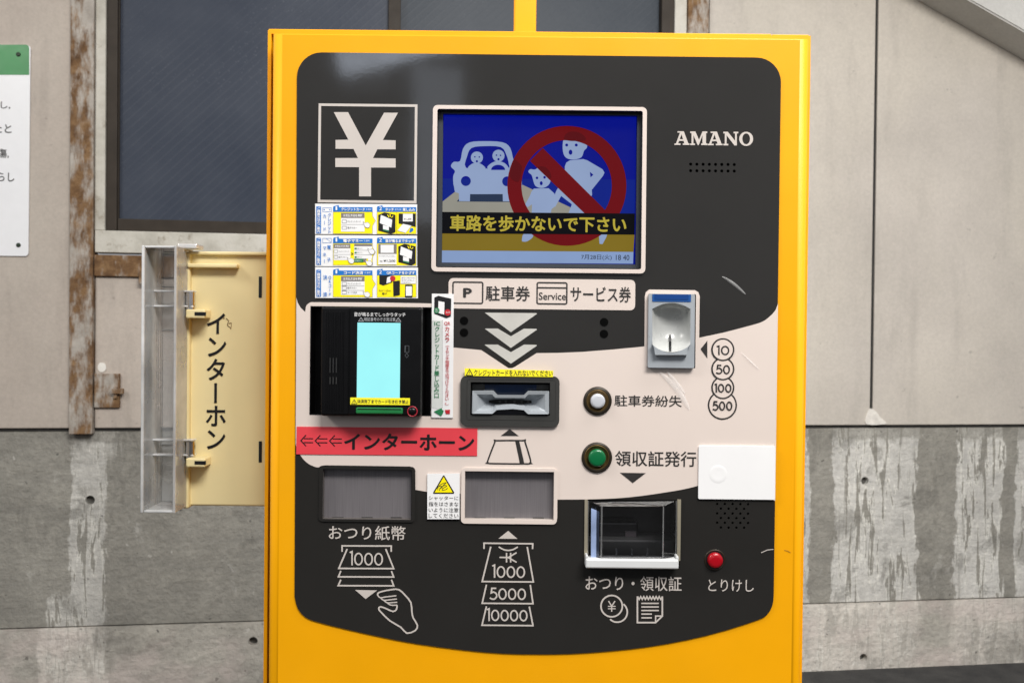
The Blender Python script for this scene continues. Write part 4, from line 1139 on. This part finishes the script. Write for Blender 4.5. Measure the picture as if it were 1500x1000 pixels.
# three pay-method stickers
zoom(450, 290, 6.4526)
HI = HP + 0.0008
def pay_sticker(x0, y0, x1, y1, dy, heads, left, right, kind, label):
    st = lab(shp('pay_sticker', [[(x0, y0), (x1, y0 + 6), (x1, y1), (x0, y1 - 4)]], HI, m_white, mach, 0.0005), label)
    Y = lambda *l: [[(x, y + dy) for x, y in g] for g in l]
    R = lambda a, b, c, d: [(a, b + dy), (c, b + dy), (c, d + dy), (a, d + dy)]
    B, Yl, Bk, Wh, Gr, Gn, Rd = [], [], [], [], [], [], []
    B += [R(86, 80, 130, 335), R(245, 87, 617, 131), R(660, 87, 1030, 131)] + Y([(248, 78), (298, 68), (304, 122), (254, 131)], [(662, 80), (712, 70), (718, 124), (668, 131)])
    Yl += Y([(245, 131), (617, 131), (617, 170), (645, 215), (617, 262), (617, 338), (245, 338)]) + [R(660, 131, 1030, 340)]
    rim = [stroke(Y([(245, 131), (617, 131), (617, 170), (645, 215), (617, 262), (617, 338), (245, 338)])[0], 3, True), stroke(R(660, 131, 1030, 340), 3, True)]
    hand = lambda x, y: smooth([(x, y + dy), (x + 18, y + 12 + dy), (x + 44, y + 6 + dy), (x + 66, y + 30 + dy), (x + 52, y + 56 + dy), (x + 24, y + 52 + dy), (x + 10, y + 30 + dy)], 3)
    TW, TB, TK = [], [], []
    if kind != 1:
        Gr += [R(320, 141, 542, 190)]
        Wh += [R(320, 190, 542, 318)]
        rows = (222, 282) if kind == 0 else (212, 252, 294)
        for r in rows:
            Bk += [stroke(R(330, r - 14, 370, r + 14), 3, True)]
            TK += [('クレジットカード' if r == rows[0] else ('電子マネー' if r == rows[1] else 'コード決済'), 380, r - 9 + dy, 505 if r == rows[0] else 470, r + 9 + dy)]
        Bk += [[(322, y + dy), (540, y + dy), (540, y + 2 + dy), (322, y + 2 + dy)] for y in ([250] if kind == 0 else [232, 274])]
        TW += [('お支払方法を選択', 342, 153 + dy, 520, 180 + dy, 0.02)]
        Wh2 = [hand(528, 224 if kind == 0 else 282)]
    else:
        Gr += [R(250, 138, 408, 178), R(444, 138, 612, 160)]
        Wh += [R(250, 178, 408, 290), R(444, 160, 612, 276), R(575, 276, 606, 306)]
        for r in (207, 262): Bk += [stroke(R(254, r - 12, 288, r + 12), 2.5, True)]
        TK += [('クレジットカード', 295, 200 + dy, 395, 214 + dy), ('電子マネー', 295, 255 + dy, 380, 269 + dy), ('>', 416, 215 + dy, 436, 245 + dy, 0.02)]
        TW += [('お支払方法を選択', 262, 148 + dy, 398, 168 + dy, 0.02), ('お支払い', 450, 288 + dy, 515, 304 + dy)]
        Bk += [R(252, 236, 406, 238), R(446, 196, 610, 198), R(446, 238, 610, 240)]
        Gn += [R(444, 276, 530, 310), R(448, 172, 468, 186), R(448, 212, 468, 226), R(448, 254, 468, 268)]
        Gr += [R(530, 276, 560, 310)]
        TK += [('電子マネー', 474, y + dy, 526, y + 12 + dy) for y in (173, 213, 255)]
        Wh2 = [hand(378, 265), hand(572, 178), hand(548, 288)]
    def term_pic(x, card):
        b = [Y([(x, 160), (x + 58, 136), (x + 162, 160), (x + 162, 322), (x + 120, 340), (x, 308)])[0]]
        w = [Y([(x + 44, 255), (x + 100, 270), (x + 100, 306), (x + 44, 294)])[0], Y([(x + 24, 160), (x + 132, 206), (x + 124, 280), (x + 14, 238)])[0]]
        g = [Y([(x + 44, 294), (x + 100, 307), (x + 100, 320), (x + 44, 306)])[0]]
        s = [Y(q)[0] for q in ([(x + 84, 158), (x + 92, 156), (x + 104, 182), (x + 98, 184)], [(x + 108, 152), (x + 116, 152), (x + 116, 180), (x + 108, 180)], [(x + 136, 168), (x + 142, 174), (x + 124, 188), (x + 120, 184)])]
        return b, w, g, s
    top = []
    if kind == 0:
        b, w, g, s = term_pic(672, 0); Bk += b; top += w; Gn += g
        Yl2 = s
        Bk += [R(846, 134, 848, 338), Y([(865, 147), (1025, 147), (1025, 272), (865, 240)])[0]]
        top += [R(905, 150, 998, 222), Y([(905, 244), (986, 262), (930, 330), (855, 308)])[0]]
        rim += [stroke(Y([(905, 244), (986, 262), (930, 330), (855, 308)])[0], 2.5, True)]
        B += [circ(988, 300 + dy, 17, 14), Y([(964, 312), (980, 300), (990, 318), (968, 330)])[0]]
        TK += [('¥1,200', 915, 190 + dy, 985, 210 + dy)]
        TW += [('タッチ', 738, 95 + dy, 818, 124 + dy, 0.03), ('または', 830, 100 + dy, 890, 118 + dy), ('差し込み', 902, 94 + dy, 1018, 125 + dy, 0.03)]
    elif kind == 1:
        b, w, g, s = term_pic(862, 1); Bk += b; top += w; Gn += g
        Yl2 = s
        Gr += [R(672, 138, 846, 232)]
        top += [R(694, 146, 818, 222), R(672, 232, 844, 332)]
        rim += [stroke(Y([(890, 170), (974, 268)])[0], 2.5)]
        B += [Y(*ring(762, 182, 14, 4, 16))]
        TK += [('¥1,200', 722, 286 + dy, 832, 310 + dy, 0.012), ('カードをタッチしてください', 680, 246 + dy, 832, 258 + dy), ('料金', 686, 294 + dy, 712, 306 + dy, 0.02)]
        TW += [('音が鳴るまでタッチ', 738, 94 + dy, 1012, 125 + dy, 0.03)]
    else:
        Yl2 = []
        Bk += [Y([(682, 131), (804, 131), (800, 200), (720, 228), (682, 214)])[0], Y([(812, 190), (876, 180), (876, 318), (815, 330)])[0], rect(925, 220 + dy, 996, 342 + dy, 8)]
        top += [Y([(756, 152), (800, 136), (788, 198), (748, 208)])[0], R(932, 236, 990, 326), R(884, 140, 1026, 212)]
        Rd += [circ(808, 162 + dy, 26, 18)]
        TK += [('5cm～10cm', 678, 266 + dy, 792, 284 + dy), ('離す', 708, 294 + dy, 756, 314 + dy, 0.01), ('QRコードをカメラに', 892, 150 + dy, 1018, 164 + dy), ('近づけてかざして', 892, 172 + dy, 1012, 186 + dy), ('ください。', 892, 194 + dy, 980, 206 + dy)]
        TW += [('QRコードをかざす', 750, 94 + dy, 1018, 125 + dy, 0.03)]
    TW += [('1', 268, 80 + dy, 284, 116 + dy, 0.01), ('2', 680, 82 + dy, 706, 118 + dy, 0.01), ('v', 'ご精算方法のご案内', 92, 86 + dy, 124, 330 + dy, 0.02)]
    TW += heads(dy); TB += left(dy)
    def put(n, g, k, m):
        if g: shp(n, g, HI + 0.00008 * k, m, st)['kind'] = 'stuff'
    put('yellow_print', Yl, 1, m_yink); put('print_outline', rim, 2, m_grey); put('blue_print', B, 2.5, m_blue)
    put('grey_print', Gr, 2, m_grey); put('white_print', Wh, 3, m_white); put('black_print', Bk, 4, m_ink)
    put('card_print', top, 5, m_white); put('green_print', Gn, 6, m_green); put('red_print', Rd, 6, m_redink); put('spark_print', Yl2, 6, m_yink)
    put('hand_outline', [stroke(h, 3, True) for h in Wh2], 6.5, m_grey); put('hand_print', Wh2, 6, m_white)
    if right:
        put('icon_print', right(dy), 3, m_blue)
    txt('white_lettering', TW, HI + 0.00008 * 7, m_white, st, True)
    txt('blue_lettering', TB, HI + 0.00008 * 7, m_blue, st, True)
    txt('black_lettering', TK, HI + 0.00008 * 7, m_darktxt, st, True)
pay_sticker(75, 54, 1039, 345, 0, lambda d: [('クレジットカード', 322, 93 + d, 545, 123 + d, 0.03), ('を選択', 556, 100 + d, 606, 116 + d)],
            lambda d: [('v', 'カード', 146, 140 + d, 182, 325 + d, 0.01), ('v', 'クレジット', 192, 142 + d, 228, 338 + d, 0.01)],
            lambda d: [stroke([(147, 92 + d), (228, 92 + d), (228, 131 + d), (147, 131 + d)], 3, True), [(155, 106 + d), (166, 106 + d), (166, 114 + d), (155, 114 + d)], [(208, 106 + d), (218, 106 + d), (218, 114 + d), (208, 114 + d)]],
            0, 'white and yellow sticker about credit cards')
pay_sticker(75, 350, 1039, 648, 297, lambda d: [('電子マネー', 340, 92 + d, 525, 124 + d, 0.03), ('を選択', 535, 100 + d, 590, 116 + d)],
            lambda d: [('v', 'マネー', 146, 145 + d, 182, 330 + d, 0.01), ('v', '電子', 186, 110 + d, 224, 345 + d, 0.01)],
            lambda d: [stroke([(147, 84 + d), (228, 84 + d), (228, 126 + d), (147, 126 + d)], 3, True), stroke([(180, 86 + d), (226, 120 + d)], 2.5)], 1, 'white and yellow sticker about electronic money')
pay_sticker(75, 652, 1047, 948, 598, lambda d: [('コード決済', 345, 92 + d, 530, 124 + d, 0.03), ('を選択', 540, 100 + d, 600, 116 + d)],
            lambda d: [('v', '決済', 148, 70 + d, 190, 395 + d, 0.01), ('v', 'QRコード', 198, 130 + d, 232, 330 + d, 0.01)],
            None, 2, 'white and yellow sticker about code payment')
zoom()

# ================================================================== INTERCOM BOX
HI0 = -0.075
ic = thing('intercom_box', 'cream intercom box with its clear lid open beside the yellow machine', 'intercom', MF, (MF.cast(330, 745, HI0)[0], 0.075, MF.cast(330, 745, HI0)[1]))
xr = cx0
l0 = MF.cast(271, 560, HI0)[0]; zt = MF.cast(330, 371, HI0)[1]; zb_ = MF.cast(330, 741, HI0)[1]
case = wbox('case', l0, xr, 0.075, 0.135, zb_, zt, m_case, ic, 0.002, 3)
box('case_edge', 265, 369, 277, 745, HI0 + 0.006, 0.05, m_cased, ic, 0.0015)
box('top_ledge', 274, 386, 347, 392, HI0 + 0.008, 0.012, m_case, ic, 0.001)
box('top_rim', 275, 368.5, 391, 373.5, HI0 + 0.004, 0.02, m_case, ic, 0.001)
for y in (405, 646):
    box('slot', 379, y, 383.5, y + 31, HI0 + 0.0004, 0.002, m_ink, ic)
for y in (452, 670):
    br = box('hinge_bracket', 272, y + 1, 300, y + 14, HI0 + 0.018, 0.018, m_case, ic, 0.0012)
    box('bracket_opening', 285, y + 5, 301, y + 10, HI0 + 0.0184, 0.002, m_ink, br)
    dz = MF.cast(280, y, HI0 + 0.012)
    V, Fc, n = [], [], 16
    c = MF.cast(279.5, y - 24, HI0 + 0.010); c2 = MF.cast(279.5, y + 1, HI0 + 0.010); r = 0.0042
    for zz in (c[1], c2[1]):
        V += [Vector((c[0] + r * cos(2 * pi * i / n), -(HI0 + 0.010) + r * sin(2 * pi * i / n), zz)) - off(ic) for i in range(n)]
    Fc = [(i, (i + 1) % n, n + (i + 1) % n, n + i) for i in range(n)] + [tuple(range(n)), tuple(range(n, 2 * n))]
    link('hinge_pin', V, Fc, m_shiny, ic, False)
    box('hinge_strap', 222, y - 27, 283, y - 24, HI0 + 0.014, 0.010, m_clearedge, ic, 0.0006, 1)
    box('hinge_strap', 222, y - 5, 283, y - 2, HI0 + 0.014, 0.010, m_clearedge, ic, 0.0006, 1)
txt('lettering', [('v', 'インターホン', 300, 457, 333, 660, 0.014)], HI0 + 0.0006, m_ink, ic)
m_scuff = M('brown_scuff', (0.22, 0.15, 0.07), 0.7, vary=0.3)
shp('scuff', [stroke(smooth([(331, 466), (335, 470), (333, 476), (338, 480)], 2, False), 1.2), stroke(smooth([(335, 474), (339, 473), (338, 482)], 2, False), 1.0), circ(328, 466, 1.2, 8)], HI0 + 0.0005, m_scuff, ic)
# clear lid: a thin-walled tray swung open to the left
lx0, lx1 = MF.cast(217.5, 560, HI0 + 0.02)[0], MF.cast(266, 560, HI0 + 0.02)[0]
lz0, lz1 = MF.cast(240, 746, HI0 + 0.02)[1], MF.cast(240, 362, HI0 + 0.02)[1]
ly0, ly1, w = 0.040, 0.085, 0.002
lid = lab(wbox('clear_lid', lx0 + w, lx1 - w, ly1 - w, ly1, lz0 + w, lz1 - w, m_clear, ic, 0.0004, 1), 'clear plastic lid swung open')
wbox('lid_wall', lx0, lx0 + w, ly0, ly1, lz0, lz1, m_clear, lid, 0.0005, 2)
wbox('lid_wall', lx1 - w, lx1, ly0, ly1, lz0, lz1, m_clear, lid, 0.0005, 2)
wbox('lid_wall', lx0 + w, lx1 - w, ly0, ly1, lz1 - w, lz1, m_clearedge, lid, 0.0004, 1)
wbox('lid_wall', lx0 + w, lx1 - w, ly0, ly1, lz0, lz0 + w, m_clearedge, lid, 0.0004, 1)
wbox('lid_rim', lx0 - 0.0006, lx0 + w * 0.9, ly0 - 0.001, ly0 + 0.002, lz0, lz1, m_clearedge, lid, 0.0004, 1)
wbox('lid_rim', lx1 - w * 0.9, lx1 + 0.0006, ly0 - 0.001, ly0 + 0.002, lz0, lz1, m_clear, lid, 0.0004, 1)
xm = (lx0 + lx1) / 2
wbox('lid_rib', xm - 0.0008, xm + 0.0008, ly1 - 0.006, ly1 - w, lz0 + w, lz1 - w, m_clearedge, lid, 0.0003, 1)
for zz in (lz0 + 0.055, lz0 + 0.16, lz1 - 0.035):
    wbox('lid_rib', lx0 + w, lx1 - w, ly1 - 0.004, ly1 - w, zz, zz + 0.0012, m_clearedge, lid, 0.0003, 1)
box('lid_catch', 260, 357, 288, 364, HI0 + 0.016, 0.02, m_clearedge, lid, 0.001)

# ---- low wrinkles in the clear film over the panel, their glare painted in white
t = NT('film_glare')
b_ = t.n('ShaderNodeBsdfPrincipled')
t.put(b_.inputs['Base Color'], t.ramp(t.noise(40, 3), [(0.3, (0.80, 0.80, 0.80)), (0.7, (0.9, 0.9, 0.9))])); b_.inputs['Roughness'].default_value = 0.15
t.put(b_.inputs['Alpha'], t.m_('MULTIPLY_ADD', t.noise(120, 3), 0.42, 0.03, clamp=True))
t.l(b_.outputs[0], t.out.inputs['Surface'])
m_film_glare = t.m
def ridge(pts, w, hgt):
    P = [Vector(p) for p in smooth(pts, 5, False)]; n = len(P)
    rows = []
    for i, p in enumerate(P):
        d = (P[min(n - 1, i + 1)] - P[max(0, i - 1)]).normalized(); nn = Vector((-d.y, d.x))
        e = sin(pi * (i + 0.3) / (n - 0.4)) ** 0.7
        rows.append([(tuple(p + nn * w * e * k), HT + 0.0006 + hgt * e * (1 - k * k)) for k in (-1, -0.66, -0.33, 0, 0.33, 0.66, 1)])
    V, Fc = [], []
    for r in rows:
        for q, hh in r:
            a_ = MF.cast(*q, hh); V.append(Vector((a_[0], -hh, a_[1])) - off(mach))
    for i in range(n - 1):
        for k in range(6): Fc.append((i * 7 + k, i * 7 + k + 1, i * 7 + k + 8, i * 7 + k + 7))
    link('film_wrinkle_glare', V, Fc, m_film_glare, panel, True)
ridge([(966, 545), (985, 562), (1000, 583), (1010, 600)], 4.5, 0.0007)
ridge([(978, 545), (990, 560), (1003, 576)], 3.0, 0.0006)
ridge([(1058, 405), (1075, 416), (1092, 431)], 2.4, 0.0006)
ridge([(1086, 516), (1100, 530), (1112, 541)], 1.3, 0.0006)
shp('scratch', [stroke([(1115, 809), (1124, 805), (1133, 804)], 1.1)], HT, m_creamtxt, panel)
shp('scratch', [stroke([(1149, 805.5), (1154, 806.5), (1158, 809)], 1.0)], HD + 0.0003, M('scratch_brown', (0.30, 0.14, 0.01), 0.6), mach)
